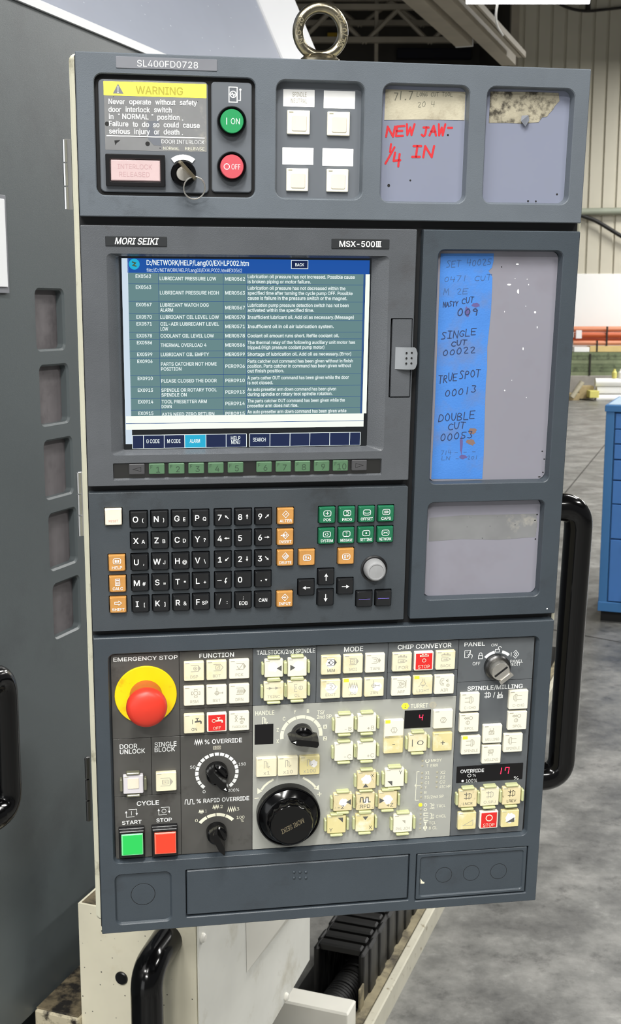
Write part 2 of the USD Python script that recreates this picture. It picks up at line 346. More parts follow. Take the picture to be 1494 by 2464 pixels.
# lettering and line work, flat print on a plane
_txt = {}
def glyphs(s, bold=False):
    if (s, bold) not in _txt:
        m = meshkit.text_mesh(s, 1.0, 0.01, bold); n = m.face_normals[:, 2] > 0.5
        f = m.faces[n]; u, inv = np.unique(f, return_inverse=True)
        _txt[(s, bold)] = (m.vertices[u][:, :2], inv.reshape(-1, 3))
    return _txt[(s, bold)]
class Ink:
    def __init__(s): s.m = []
    def add(s, v, f): s.m.append((np.asarray(v, float), np.asarray(f, int))); return s
    def text(s, t, cx, cy, h, w=None, bold=False, ang=0.0, slant=0.0, anchor='c'):
        v, f = glyphs(t, bold); v = v.copy(); x0, x1 = v[:, 0].min(), v[:, 0].max()
        k = h if w is None else w / (x1 - x0)
        if slant: v[:, 0] += slant * v[:, 1] * h / k
        if anchor == 'c': ox = (x0 + x1) / 2
        elif anchor == 'l': ox = x0
        else: ox = x1
        q = np.column_stack([(v[:, 0] - ox) * k, (v[:, 1] - 0.5) * h])
        c, d = math.cos(ang), math.sin(ang)
        return s.add(np.column_stack([cx + q[:, 0] * c - q[:, 1] * d, cy + q[:, 0] * d + q[:, 1] * c]), f)
    def geom(s, g):
        for p in getattr(g, 'geoms', [g]):
            if p.is_empty or p.area < 1e-12: continue
            v, f = trimesh.creation.triangulate_polygon(p, engine='earcut'); s.add(v, f)
        return s
    def line(s, pts, w, closed=False, round_=False):
        pts = list(map(tuple, pts))
        if closed: pts = pts + pts[:1]
        return s.geom(LineString(pts).buffer(w / 2, cap_style=1 if round_ else 2, join_style=1 if round_ else 2, quad_segs=3))
    def ring(s, cx, cy, r, w, a0=0, a1=360):
        n = max(8, int(abs(a1 - a0) / 12)); t = np.radians(np.linspace(a0, a1, n + 1))
        o = np.column_stack([cx + (r + w / 2) * np.cos(t), cy + (r + w / 2) * np.sin(t)]); i = np.column_stack([cx + (r - w / 2) * np.cos(t), cy + (r - w / 2) * np.sin(t)])
        k = np.arange(n); N = n + 1
        return s.add(np.vstack([o, i]), np.vstack([np.column_stack([k, k + 1, k + 1 + N]), np.column_stack([k, k + 1 + N, k + N])]) if a1 < a0 else np.vstack([np.column_stack([k, k + 1, k + 1 + N]), np.column_stack([k, k + 1 + N, k + N])]))
    def poly(s, pts): return s.geom(Polygon(pts).buffer(0))
    def disc(s, cx, cy, r): return s.geom(Point(cx, cy).buffer(r, quad_segs=6))
    def rect(s, x0, x1, y0, y1): return s.poly([(x0, y0), (x1, y0), (x1, y1), (x0, y1)])
    def mesh(s, z, thick=0.00006):
        V, F = cat_(*s.m)
        a, b, c = V[F[:, 0]], V[F[:, 1]], V[F[:, 2]]
        neg = ((b - a)[:, 0] * (c - a)[:, 1] - (b - a)[:, 1] * (c - a)[:, 0]) < 0
        F = F.copy(); F[neg] = F[neg][:, ::-1]
        return z_(V, z + thick), F
    def __bool__(s): return bool(s.m)

# ------------------------------------------------------------------ the console: its plane in the hall
_R = np.array([[0.98722782, -0.01460753, -0.15864376], [-0.02445463, 0.9700919, -0.24150297], [0.15742679, 0.24229803, 0.95734449]])   # panel right, down, in -> camera
_T = np.array([-0.19946, -0.39018, 1.01818])
PW, PH = 0.46, 0.84486
CA = C2W @ _R @ np.diag([1.0, -1.0, -1.0])                  # console right, up, out -> world
CO = EYE + C2W @ (_T + _R @ np.array([PW / 2, PH, 0.0]))    # middle of the lower edge of its face
_CP = -_R.T @ _T                                            # the eye in panel coordinates
def PL(x, y, w=0.0):
    """Console coordinates (right, up) of a point seen at picture position (x, y), w in front of the face."""
    d = _R.T @ np.array([(x - 747) / F_PX, (y - 1232) / F_PX, 1.0]); k = (-w - _CP[2]) / d[2]
    return np.array([_CP[0] + k * d[0] - PW / 2, PH - (_CP[1] + k * d[1])])
class Z:
    """Positions read from an enlarged crop of the photograph: origin and scale."""
    def __init__(s, x, y, k): s.x, s.y, s.k = x, y, k
    def __call__(s, x, y): return (s.x + x / s.k, s.y + y / s.k)
    def p(s, x, y, w=0.0): return PL(*s(x, y), w)
    def r(s, l, r, t, b, w=0.0):
        """centre x, y, width, height of a rectangle from its mid-edge positions"""
        mx, my = (l + r) / 2, (t + b) / 2
        x0, x1 = s.p(l, my, w)[0], s.p(r, my, w)[0]; y1, y0 = s.p(mx, t, w)[1], s.p(mx, b, w)[1]
        return (x0 + x1) / 2, (y0 + y1) / 2, x1 - x0, y1 - y0
    def t(s, ink, txt, l, r, y, h, w=0.0, y2=None, **kw):
        """text from l to r with capitals h tall (all in the crop's pixels)"""
        a, b = s.p(l, y, w), s.p(r, y2 if y2 is not None else y, w); hh = abs(s.p(l, y + h, w)[1] - a[1])
        return ink.text(txt, (a[0] + b[0]) / 2, (a[1] + b[1]) / 2, hh, b[0] - a[0], **kw)
zP = Z(0, 0, 1.0)
zA = Z(150, 110, 2.9294); zB = Z(640, 140, 1.8675); zC = Z(190, 540, 3.4744); zD = Z(580, 560, 3.4744); zE = Z(290, 830, 2.4492); zF = Z(980, 540, 3.3955)
zG = Z(200, 1180, 2.988); zH = Z(640, 1180, 3.9316); zI = Z(240, 1540, 3.9316); zJ = Z(590, 1540, 4.0378); zK = Z(930, 1520, 3.8308); zL = Z(240, 1780, 3.735)
zM = Z(590, 1780, 4.0378); zN = Z(930, 1780, 3.8308); zO = Z(200, 2000, 2.6679); zQ = Z(560, 2000, 1.9658); zW = Z(230, 190, 1494 / 270)

con = Thing('control_console', 'large grey operator console of the lathe with lit screen, keyboard and rows of push buttons', 'control panel', o=CO, A=CA)
def uv(u, v): return u - PW / 2, PH - v
def span(u0, u1, v0, v1): return (u0 + u1) / 2 - PW / 2, PH - (v0 + v1) / 2, u1 - u0, v1 - v0
FL = -0.0100                                                 # floor of the shallow recesses

# body behind the face
obj('cream_frame', slab(0.0005, PH / 2 + 0.003, PW + 0.0125, PH - 0.006, -0.045, -0.016, r=0.006, c=0.002, back=True), 'housing_cream', con, 'cream steel frame showing as a strip beside the face')
obj('housing', slab(0.004, PH / 2 + 0.004, PW - 0.024, PH - 0.03, -0.150, -0.045, r=0.004, c=0.001, back=True), 'housing_body', con)
# ---- face plates
U_DR, U_NL = 0.30305, 0.30951
V_UB, V_DT, V_DB, V_KT, V_KB, V_LT = 0.13591, 0.14338, 0.37816, 0.38457, 0.51954, 0.52666
r1 = zA.r(233, 1360, 212, 1062); r2 = zB.r(45, 439, 102, 633); r3 = zB.r(520, 908, 118, 650); r4 = zB.r(984, 1375, 132, 655)
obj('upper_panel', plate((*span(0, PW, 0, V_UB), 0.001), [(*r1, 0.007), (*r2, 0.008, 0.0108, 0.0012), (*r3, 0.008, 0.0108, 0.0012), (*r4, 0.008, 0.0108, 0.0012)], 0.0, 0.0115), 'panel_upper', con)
# display bezel with its deep window
win = zP.r(262, 930, 613, 1091); scr = zP.r(296, 890, 619, 1081)
sk = zP.r(272, 918, 1109, 1150); lt = zP.r(937.6, 990.0, 766, 957)
obj('gasket', plate((0, PH / 2, PW + .002, PH - .002, .002), [(scr[0], scr[1], scr[2] + .006, scr[3] + .005, .001)], -.0112, .0048, c=.0004), 'gasket', con, 'black gasket behind the face plates')
d_ = span(0, U_DR, V_DT, V_DB)
skx = (sk[0], sk[1], sk[2], sk[3])
b_out = rr(d_[0], d_[1], d_[2] - 0.0012, d_[3] - 0.0012, 0.001)
win_l = rr(*win, 0.004); scr_l = rr(scr[0], scr[1], scr[2] + 0.002, scr[3] + 0.001, 0.001)
mid = rr(win[0], win[1] - 0.0003, win[2] - 0.016, win[3] - 0.004, 0.003)
lt_l = rr(lt[0], lt[1], lt[2], lt[3], 0.0006); sk_l = rr(*skx, 0.001)
v, f = fill(b_out, [win_l, lt_l, sk_l])
latch_wall = loft([z_(lt_l, 0), z_(lt_l, -0.006)], cap_b=False)
obj('display_bezel', cat_(loft([z_(rr(*d_, 0.001), -0.0115), z_(rr(*d_, 0.001), -0.0006), z_(b_out, 0)], cap_b=False), (z_(v, 0), f),
    loft([z_(win_l, 0), z_(mid, -0.0045), z_(scr_l, -0.011)], cap_b=False), latch_wall, loft([z_(sk_l, 0), z_(rr(sk[0], sk[1], sk[2] - 0.001, sk[3] - 0.003, 0.001), -0.0025)], cap_b=False)), 'bezel_paint', con, smooth=25)
obj('softkey_channel', slab(sk[0], sk[1], sk[2] - 0.0008, sk[3] - 0.0028, -0.006, -0.0025, r=0.001, c=0.0002), 'dark_steel', con, 'dark metal channel holding the soft keys')

# keyboard plate, cut out for every key
KEYS = []                                                    # (material, x, y, size, legend)
def keyrow(pts, y_of, cols): pass
KT = 0.0035                                                  # height of the key tops
cols = [407, 555, 702, 847, 1007, 1152, 1295]
rows = [(213, 191), (366, 343), (521, 492), (670, 640), (821, 789)]
LEG = [['O (', 'N )', 'G E', 'P Q', '7 nw', '8 up', '9 ne'], ['X A', 'Z B', 'C D', 'Y ?', '4 left', '5', '6 right'], ['U ,', 'W J', 'H @', 'V \\', '1 sw', '2 down', '3 se'],
       ['M #', 'S =', 'T *', 'L +', '- hook', '0', '. tri'], ['I [', 'K ]', 'R &', 'F SP', '/ :', '; EOB', 'CAN']]
for r, (ya, yb) in enumerate(rows):
    yy = np.mean([zG.p(402, ya, KT)[1], zG.p(1295, yb, KT)[1]])
    for c, x in enumerate(cols):
        KEYS.append(('key_black', zG.p(x, 516, KT)[0], yy, 0.0158, LEG[r][c]))
def kb(mat_, z, x0, y0, x1, y1, leg):
    q = z.p((x0 + x1) / 2, (y0 + y1) / 2, KT); KEYS.append((mat_, q[0], q[1], 0.0158, leg))
kb('key_cream', zG, 152, 130, 283, 257, 'RESET'); kb('key_brown', zG, 180, 463, 307, 587, 'HELP'); kb('key_brown', zG, 185, 613, 312, 738, 'CALC'); kb('key_brown', zG, 190, 765, 314, 887, 'SHIFT')
kb('key_brown', zH, 108, 167, 265, 327, 'ALTER'); kb('key_brown', zH, 105, 365, 262, 525, 'INSERT'); kb('key_brown', zH, 105, 562, 262, 722, 'DELETE'); kb('key_brown', zH, 102, 953, 255, 1110, 'INPUT')
kb('key_brown', zH, 310, 557, 465, 717, 'pageup'); kb('key_brown', zH, 680, 548, 837, 705, 'pagedown')
for i, t in enumerate(('POS', 'PROG', 'OFFSET', 'CAPS')): kb('key_green', zH, (502, 690, 877, 1060)[i], (158, 155, 150, 145)[i], (658, 845, 1032, 1214)[i], (317, 313, 307, 302)[i], t)
for i, t in enumerate(('SYSTEM', 'MESSAGE', 'SETTING', 'NETWORK')): kb('key_green', zH, (497, 683, 870, 1053)[i], (355, 350, 345, 340)[i], (653, 838, 1024, 1206)[i], (515, 510, 503, 498)[i], t)
kb('key_black', zH, 493, 745, 645, 900, 'arrow_up'); kb('key_black', zH, 307, 847, 458, 998, 'arrow_left'); kb('key_black', zH, 677, 835, 828, 987, 'arrow_right'); kb('key_black', zH, 488, 940, 640, 1093, 'arrow_down')
kb('key_black', zH, 855, 953, 1008, 1107, 'purple'); kb('key_black', zH, 1037, 945, 1187, 1100, 'purple')
obj('keyboard_panel', plate((*span(0, U_DR, V_KT, V_KB), 0.001), [(k[1], k[2], k[3] + 0.0012, k[3] + 0.0012, 0.0008) for k in KEYS], 0.0, 0.0115, c=0.0003), 'keyboard_paint', con)

# ---- icons: unit-box line drawings
def icon(ink, name, cx, cy, s, w):
    L = lambda pts, closed=False: ink.line([(cx + x * s, cy + y * s) for x, y in pts], w, closed)
    Fp = lambda pts: ink.poly([(cx + x * s, cy + y * s) for x, y in pts])
    Rg = lambda x, y, r: ink.ring(cx + x * s, cy + y * s, r * s, w)
    Dc = lambda x, y, r: ink.disc(cx + x * s, cy + y * s, r * s)
    T = lambda t, x, y, h: ink.text(t, cx + x * s, cy + y * s, h * s)
    def page(): L([(-1, .7), (.5, .7)]); L([(-1, -.7), (.5, -.7)]); Fp([(.5, .75), (.5, -.75), (1.05, 0)])
    def pent(): L([(-1, .7), (.4, .7), (1, 0), (.4, -.7), (-1, -.7)])
    def zig(x0, x1, h, n): L([(x0 + (x1 - x0) * i / (2 * n), h * (1 if i % 2 else -1)) for i in range(2 * n + 1)])
    def tv(): ink.geom(LineString(list(map(tuple, rr(cx, cy, 2 * s, 1.5 * s, .45 * s, 3))) + [tuple(rr(cx, cy, 2 * s, 1.5 * s, .45 * s, 3)[0])]).buffer(w * .6))
    def dia(): L([(0, 1), (.9, 0), (0, -1), (-.9, 0)], True)
    def faucet(x, k): Fp([(x - .5 * k, .1 * k), (x - .1 * k, .2 * k), (x - .1 * k, .6 * k), (x - .35 * k, .6 * k), (x - .35 * k, .75 * k), (x + .35 * k, .75 * k), (x + .35 * k, .6 * k), (x + .1 * k, .6 * k), (x + .1 * k, .2 * k), (x + .7 * k, .2 * k), (x + .9 * k, 0), (x + .9 * k, -.5 * k), (x + .6 * k, -.5 * k), (x + .6 * k, -.15 * k), (x - .5 * k, -.2 * k)])
    def cyc(): L([(-.5, .7), (.9, .7), (.9, -.1)]); L([(.5, -.7), (-.9, -.7), (-.9, .1)]); Fp([(.7, -.05), (1.1, -.05), (.9, -.5)]); Fp([(-1.1, .05), (-.7, .05), (-.9, .5)])
    def arrow(a, big=1.0):
        c, d = math.cos(a), math.sin(a); R = lambda x, y: (x * c - y * d, x * d + y * c)
        L([R(-.9 * big, 0), R(.3 * big, 0)]); Fp([R(.15 * big, .45 * big), R(.95 * big, 0), R(.15 * big, -.45 * big)])
    if name == 'dsp': page(); Rg(-.1, 0, .35); Rg(-.1, 0, .1)
    elif name == 'bdt': pent(); L([(-.5, .4), (.3, .4), (.3, -.4), (-.5, -.4)], True); L([(-.3, -.2), (.1, .2)])
    elif name == 'pck': page(); L([(-.8, .1), (-.4, -.6), (.5, .7)])
    elif name == 'rsm':
        Rg(0, 0, .42); [L([(a * .55 - b * .3, b * .55 + a * .3), (a * .85 - b * .3, b * .85 + a * .3), (a * .85 + b * .3, b * .85 - a * .3), (a * .55 + b * .3, b * .55 - a * .3)]) for a, b in ((1, 0), (0, 1), (-1, 0), (0, -1))]
    elif name in ('rst', 'zrn'): Rg(-.3, -.2, .4); L([(-.3, 1), (-.3, -.7)]); L([(-.8, -.2), (1, -.2)]); L([(.9, .05), (.9, -.45)])
    elif name == 'drn': page(); zig(-.8, .4, .4, 3)
    elif name == 'coolant_on': L([(-.7, .5), (-.7, -.5)]); faucet(.3, 1)
    elif name == 'coolant_off': Rg(-.65, 0, .36); faucet(.35, 1)
    elif name == 'through': L([(-.9, .9), (-.4, .2), (-.9, -.6)]); L([(-.4, .9), (-.9, .2), (-.4, -.6)]); faucet(.45, .8); Rg(.5, -.75, .3); L([(.5, -.5), (.5, -1)])
    elif name == 'mem': page(); L([(-.7, 0), (-.2, .5), (.3, 0), (-.2, -.5)], True); Fp([(-.9, 0), (-.4, .25), (-.4, -.25)])
    elif name == 'mdi': page(); L([(-.8, .45), (.2, .45), (.2, -.45), (-.8, -.45)], True); T('MD', -.3, 0, .4)
    elif name == 'tape': L([(-.9, .6), (.1, .6), (.5, .2), (.5, -.2), (.1, -.6), (-.9, -.6)]); L([(-.5, .3), (0, .3), (.15, 0), (0, -.3), (-.5, -.3)]); Fp([(.6, .6), (.6, -.6), (1.05, 0)])
    elif name == 'edit': pent(); L([(-.4, .3), (0, .4), (.3, .1), (-.2, -.2), (.1, -.45)])
    elif name == 'jog': zig(-1, 1, .55, 4)
    elif name == 'single': page(); L([(-.7, .35), (.25, .35), (.25, -.35), (-.7, -.35)], True); T('INC', -.22, 0, .35)
    elif name == 'pulse': L([(-.6, -.9), (-.6, .9), (-.1, .9), (-.1, -.7)]); L([(-.1, .5), (.25, .5), (.25, -.7), (.6, -.9)]); Dc(.6, -.5, .15)
    elif name in ('fwd', 'back', 'stopc'):
        L([(-.9, .75), (.9, .75), (.9, .45), (-.9, .45)], True); Rg(-.35, .9, .12); Rg(.35, .9, .12)
        if name != 'stopc': L([(-.9, .05), (.4, .05), (1, -.3), (.4, -.65), (-.9, -.65)], True); arrow(0, .45) if 0 else Fp([(-.5, -.22), (.1, -.22), (.1, -.1), (.5, -.3), (.1, -.5), (.1, -.38), (-.5, -.38)])
        else: Rg(0, -.45, .38)
    elif name == 'ring': Rg(0, 0, .5)
    elif name == 'arf': L([(-.9, .8), (.3, .8), (.8, .4), (.8, -.4), (.3, -.8), (-.9, -.8)]); L([(-.7, .45), (.2, .45)]); L([(-.7, -.45), (.2, -.45)]); Rg(-.2, 0, .25); Rg(.4, 0, .2); L([(1, .9), (1, -.9)])
    elif name == 'bulb': L([(-.18, .95), (-.18, .4), (-.55, -.2), (-.4, -.5), (.4, -.5), (.55, -.2), (.18, .4), (.18, .95)]); L([(-.25, -.65), (.25, -.65)]); L([(-.7, -.6), (-.95, -.85)]); L([(.7, -.6), (.95, -.85)]); L([(0, -.8), (0, -1.05)])
    elif name == 'air': L([(-.1, .8), (-.7, .8), (-.95, .4), (-.95, -.2), (-.7, -.6), (-.1, -.6)]); L([(-.1, .5), (-.5, .5), (-.6, .1), (-.5, -.3), (-.1, -.3)]); [L([(.3, .3), (.3 + .6 * math.cos(a), .3 + .6 * math.sin(a))]) for a in (.6, 0, -.5)]; Rg(.75, -.7, .3); L([(.75, -.5), (.75, -.9)])
    elif name == 'hex': L([(math.cos(a) * .8, math.sin(a) * .8) for a in np.radians(np.arange(0, 360, 60))], True)
    elif name == 'chuck_r': L([(-1, .5), (.2, .5)]); L([(-1, -.5), (.2, -.5)]); L([(.2, .8), (.6, .8), (.6, -.8), (.2, -.8)], True); L([(.75, .6), (.95, .4), (.95, -.4), (.75, -.6)])
    elif name == 'chuck_l': L([(1, .5), (-.2, .5)]); L([(1, -.5), (-.2, -.5)]); L([(-.2, .8), (-.6, .8), (-.6, -.8), (-.2, -.8)], True); L([(-.75, .6), (-.95, .4), (-.95, -.4), (-.75, -.6)])
    elif name == 'spcl': L([(-1, .6), (-.6, .85), (-.4, .6), (-.6, .35)], True); L([(-.4, .6), (-.1, .85), (.1, .6), (-.1, .35)], True); Rg(.6, .6, .38); Rg(-.1, -.5, .42); L([(-.1, -.2), (-.1, -.8)])
    elif name == 'mill_u': L([(-.4, .9), (-.4, .3), (.4, .3), (.4, .9)]); L([(-.6, .1), (.6, .1), (.6, -.6), (-.6, -.6)], True); [L([(x, .05), (x + .2, -.55)]) for x in (-.45, -.1, .25)]
    elif name == 'mill_d': L([(-.4, -.9), (-.4, -.3), (.4, -.3), (.4, -.9)]); L([(-.6, -.1), (.6, -.1), (.6, .6), (-.6, .6)], True); [L([(x, -.05), (x + .2, .55)]) for x in (-.45, -.1, .25)]
    elif name == 'ramp_line': L([(-.9, -.5), (.9, -.5), (.9, .5)], True)
    elif name == 'ramp_fill': Fp([(-.9, -.6), (.9, -.6), (.9, .5)])
    elif name == 'spin_in': L([(-.9, .5), (.2, .5)]); L([(-.9, -.5), (.2, -.5)]); L([(.2, .7), (.7, .4), (.7, -.4), (.2, -.7)], True); L([(-.4, .9), (-.4, -.9)]); Fp([(-.6, .3), (-.2, .3), (-.4, 0)])
    elif name == 'tri_l': Fp([(-.9, 0), (.9, 1.1), (.9, -1.1)])
    elif name == 'tri_r': Fp([(.9, 0), (-.9, 1.1), (-.9, -1.1)])
    elif name == 'tri_u': Fp([(0, .8), (1, -.6), (-1, -.6)])
    elif name == 'tri_d': Fp([(0, -.8), (1, .6), (-1, .6)])
    elif name == 'tri_dl': Fp([(-1, 1), (.9, 1), (.9, -.9)])
    elif name == 'tri_ul': Fp([(-.9, 1), (-.9, -.8), (.9, -.8)])
    elif name == 'tri_ul2': Fp([(-1, .8), (.7, -1), (.7, .8)])
    elif name == 'wavy': L([(-1, -.5), (-.9, .5), (-.5, .5), (-.4, -.5), (0, -.5), (.1, .5), (.5, .5), (.6, -.5), (1, -.5)])
    elif name == 'cycle_start': cyc(); L([(0, .4), (0, -.4)])
    elif name == 'cycle_stop': cyc(); Rg(0, 0, .36)
    elif name == 'sync': arrow(0, .5) if 0 else None; L([(-1, 0), (1, 0)]); Fp([(-.7, .22), (-.2, 0), (-.7, -.22)]); Fp([(.2, .22), (.7, 0), (.2, -.22)])
    elif name == 'clamp': L([(-.2, .8), (-.8, .8), (-.8, .2), (-.3, .2)]); L([(-.2, -.8), (-.8, -.8), (-.8, -.2), (-.3, -.2)]); Rg(.55, 0, .42); L([(.55, .3), (.55, -.3)])
    elif name == 'alter': dia(); arrow(math.pi / 4, .5)
    elif name == 'insert': dia(); Fp([(-1.3, .2), (-.5, .2), (-.5, .5), (.1, 0), (-.5, -.5), (-.5, -.2), (-1.3, -.2)]); L([(.1, .4), (.4, 0), (.1, -.4)])
    elif name == 'delete': dia(); L([(-.7, -.5), (.3, .5)]); L([(-.5, -.7), (.5, .3)]); L([(-.3, -.9), (.7, .1)])
    elif name == 'input': dia(); Fp([(-.6, .15), (-.1, .15), (-.1, .4), (.4, 0), (-.1, -.4), (-.1, -.15), (-.6, -.15)])
    elif name == 'help': tv(); Fp([(-.6, .4), (-.08, .4), (-.08, -.4), (-.6, -.4)]); Fp([(.08, .4), (.6, .4), (.6, -.4), (.08, -.4)])
    elif name == 'calc': L([(-.6, .9), (.6, .9), (.6, -.9), (-.6, -.9)], True); Fp([(-.4, .7), (.4, .7), (.4, .35), (-.4, .35)]); [Dc(x, y, .12) for x in (-.3, 0, .3) for y in (.05, -.3, -.65)]
    elif name == 'shift': L([(-.9, .3), (.2, .3), (.2, .6), (.95, 0), (.2, -.6), (.2, -.3), (-.9, -.3)], True)
    elif name == 'pageup': tv(); [L([(-.6, y), (0, y)]) for y in (.35, .1, -.15, -.4)]; Fp([(.15, -.35), (.65, -.35), (.4, .35)])
    elif name == 'pagedown': tv(); [L([(-.6, y), (0, y)]) for y in (.35, .1, -.15, -.4)]; Fp([(.15, .35), (.65, .35), (.4, -.35)])
    elif name == 'pos': tv(); L([(-.5, 0), (.5, 0)]); L([(0, .5), (0, -.5)])
    elif name == 'prog': tv(); L([(-.3, .4), (.2, .4), (.5, 0), (.2, -.4), (-.3, -.4)]); L([(-.3, .1), (.1, .1)])
    elif name == 'offset': tv(); L([(-.6, .1), (-.6, -.2), (.6, -.2)]); L([(.6, .1), (.6, -.2)])
    elif name == 'caps': tv(); [L([(-.6, y), (.4, y)]) for y in (.3, 0, -.3)]; L([(.3, .35), (.6, 0), (.3, -.35)])
    elif name == 'system': tv(); L([(0, .45), (.4, 0), (0, -.45)]); L([(-.5, 0), (-.2, .3)]); L([(-.5, 0), (-.2, -.3)])
    elif name == 'message': tv(); T('?', 0, 0, .9)
    elif name == 'setting': tv(); Dc(0, 0, .25)
    elif name == 'network': tv(); L([(-.6, .25), (-.2, 0), (.2, 0), (.6, .25)]); L([(-.6, -.25), (-.2, 0)]); L([(.2, 0), (.6, -.25)])
    elif name.startswith('arr:'): arrow(math.radians(float(name[4:])))
    elif name == 'hook': L([(.4, .8), (0, .7), (-.1, .2), (-.1, -.3)]); Fp([(-.5, -.2), (.3, -.2), (-.1, -.95)])
    elif name == 'lock': L([(-.6, .1), (.6, .1), (.6, -.9), (-.6, -.9)], True); L([(-.4, .1), (-.4, .6), (-.2, .85), (.2, .85), (.4, .6), (.4, .1)])
    elif name == 'unlock': L([(-.6, .0), (.6, .0), (.6, -.9), (-.6, -.9)], True); L([(.3, 0), (.3, .6), (.5, .85), (.9, .85), (1.1, .6), (1.1, .4)])
    elif name == 'edit_key': L([(-.9, .5), (-.9, -.5)]); L([(-.4, .4), (.2, 1), (1, 0), (.2, -1), (-.4, -.4)]); L([(-.1, 0), (.2, .4), (.5, 0), (.2, -.4)], True)
    elif name == 'hand': L([(-1, .9), (.4, .9), (.4, -.1)]); L([(-1, .9), (-1, -.9), (-.1, -.9)]); Fp([(-.6, .6), (-.2, .6), (-.2, .45), (-.6, .45)]); L([(.1, -.9), (-.2, -.3), (0, -.1), (.2, -.4), (.2, .5), (.4, .5), (.4, -.1), (.9, -.3), (.9, -.8), (.7, -1.2)])
    elif name == 'hook_ccw': L([(-.4, .5), (-.8, 0), (-.5, -.5), (0, -.7), (.5, -.5), (.8, 0), (.5, .5)]); Fp([(.15, .5), (.7, .85), (.75, .3)])
    elif name == 'power': L([(-.8, 1), (.35, 1), (.35, -1), (-.8, -1)], True); Rg(-.22, .05, .42); L([(-.5, .0), (-.3, .2), (-.15, -.15), (.05, .1)]); L([(.5, -.75), (.8, -.75), (.8, .6)]); Dc(.8, .7, .16)

# ---- keyboard keys
KL = {'HELP': 'help', 'CALC': 'calc', 'SHIFT': 'shift', 'ALTER': 'alter', 'INSERT': 'insert', 'DELETE': 'delete', 'INPUT': 'input', 'POS': 'pos', 'PROG': 'prog', 'OFFSET': 'offset', 'CAPS': 'caps', 'SYSTEM': 'system', 'MESSAGE': 'message', 'SETTING': 'setting', 'NETWORK': 'network'}
ARR = {'nw': 135, 'up': 90, 'ne': 45, 'left': 180, 'right': 0, 'sw': 225, 'down': 270, 'se': 315}
def keycap(cx, cy, s, top=KT, dish=0.0006):
    ls = [z_(rr(cx, cy, s, s, 0.0008, 3), -0.005), z_(rr(cx, cy, s, s, 0.0008, 3), top - 0.0012), z_(rr(cx, cy, s - 0.0016, s - 0.0016, 0.0014, 3), top)]
    for q in (0.8, 0.55, 0.3): ls.append(z_(rr(cx, cy, (s - .0016) * q, (s - .0016) * q, (s - .0016) * q * (0.5 - 0.35 * (q - .3)), 3), top - dish * (1 - q * q)))
    return loft(ls)
for m, kx, ky, ks, leg in KEYS:
    what = {'key_black': 'black', 'key_brown': 'tan', 'key_green': 'green', 'key_cream': 'cream'}[m]
    nm = leg if leg in KL or leg in ('RESET', 'CAN') else None
    lab = '%s %s key' % (what, nm) if nm else ('%s key with %s' % (what, {'pageup': 'page-up sign', 'pagedown': 'page-down sign', 'purple': 'one purple line'}.get(leg, leg.replace('_', ' '))) if leg.startswith(('page', 'purple', 'arrow')) else 'black key lettered %s' % leg.split(' ')[0])
    k = obj('keyboard_key', keycap(kx, ky, ks, dish=0.0006 if m == 'key_black' else 0.0002), m, con, lab, smooth=40)
    ink = Ink(); zt = KT + 0.00002; im = 'white_ink'
    if leg == 'RESET': ink.text('RESET', kx, ky - ks * .22, ks * .14, ks * .56); im = 'pale_red_ink'
    elif leg in KL: icon(ink, KL[leg], kx, ky + ks * .13, ks * .22, ks * .035); ink.text(leg, kx, ky - ks * .27, ks * .17, ks * min(.74, .15 * len(leg)), bold=True)
    elif leg.startswith('page'): icon(ink, leg, kx, ky, ks * .23, ks * .035)
    elif leg.startswith('arrow'): icon(ink, 'arr:%d' % ARR[leg[6:]], kx, ky, ks * .26, ks * .05)
    elif leg == 'purple': ink.rect(kx - ks * .36, kx + ks * .36, ky - ks * .02, ky + ks * .02); im = 'purple_ink'
    elif leg == 'CAN': ink.text('CAN', kx, ky, ks * .22, ks * .52, bold=True)
    elif leg == '; EOB': ink.text(';', kx, ky + ks * .22, ks * .2); ink.text('EOB', kx, ky - ks * .15, ks * .22, ks * .52, bold=True)
    else:
        a = leg.split(' ')
        if a[0] == '-': ink.rect(kx - ks * .36, kx - ks * .10, ky + ks * .0, ky + ks * .045)
        elif a[0] == '.': ink.disc(kx - ks * .12, ky - ks * .08, ks * .04)
        else: ink.text(a[0], kx - ks * .20, ky + ks * .03, ks * (.34 if a[0] != '/' else .30), bold=True)
        if len(a) > 1:
            if a[1] in ARR: icon(ink, 'arr:%d' % ARR[a[1]], kx + ks * .22, ky + ks * .04, ks * .17, ks * .05)
            elif a[1] == 'hook': icon(ink, 'hook', kx + ks * .16, ky, ks * .2, ks * .05)
            elif a[1] == 'tri': ink.poly([(kx + ks * .1, ky + ks * .02), (kx + ks * .26, ky + ks * .02), (kx + ks * .18, ky - ks * .12)])
            else: ink.text(a[1], kx + ks * .23, ky - ks * .03, ks * .22, bold=True)
    obj('legend', ink.mesh(zt - (0.0004 if m == 'key_black' else 0.00012) + 0.0002), im, k, smooth=False)

# grey pointing knob
kx, ky = zH.p(1020, 738); s_ = abs(zH.p(1145, 738)[0] - kx)
kn = Thing('pointer_knob', 'round grey knob on the keyboard', parent=con)
obj('collar', lathe([(s_, 0), (s_, .0008), (s_ * .9, .0014), (s_ * .84, .0006)], kx, ky), 'black_plastic', kn)
obj('cap', lathe([(s_ * .80, .0), (s_ * .80, .006), (s_ * .74, .0105), (s_ * .64, .012), (s_ * .56, .0122), (s_ * .54, .0117), (0, .0119)], kx, ky), 'knob_grey', kn, smooth=35)

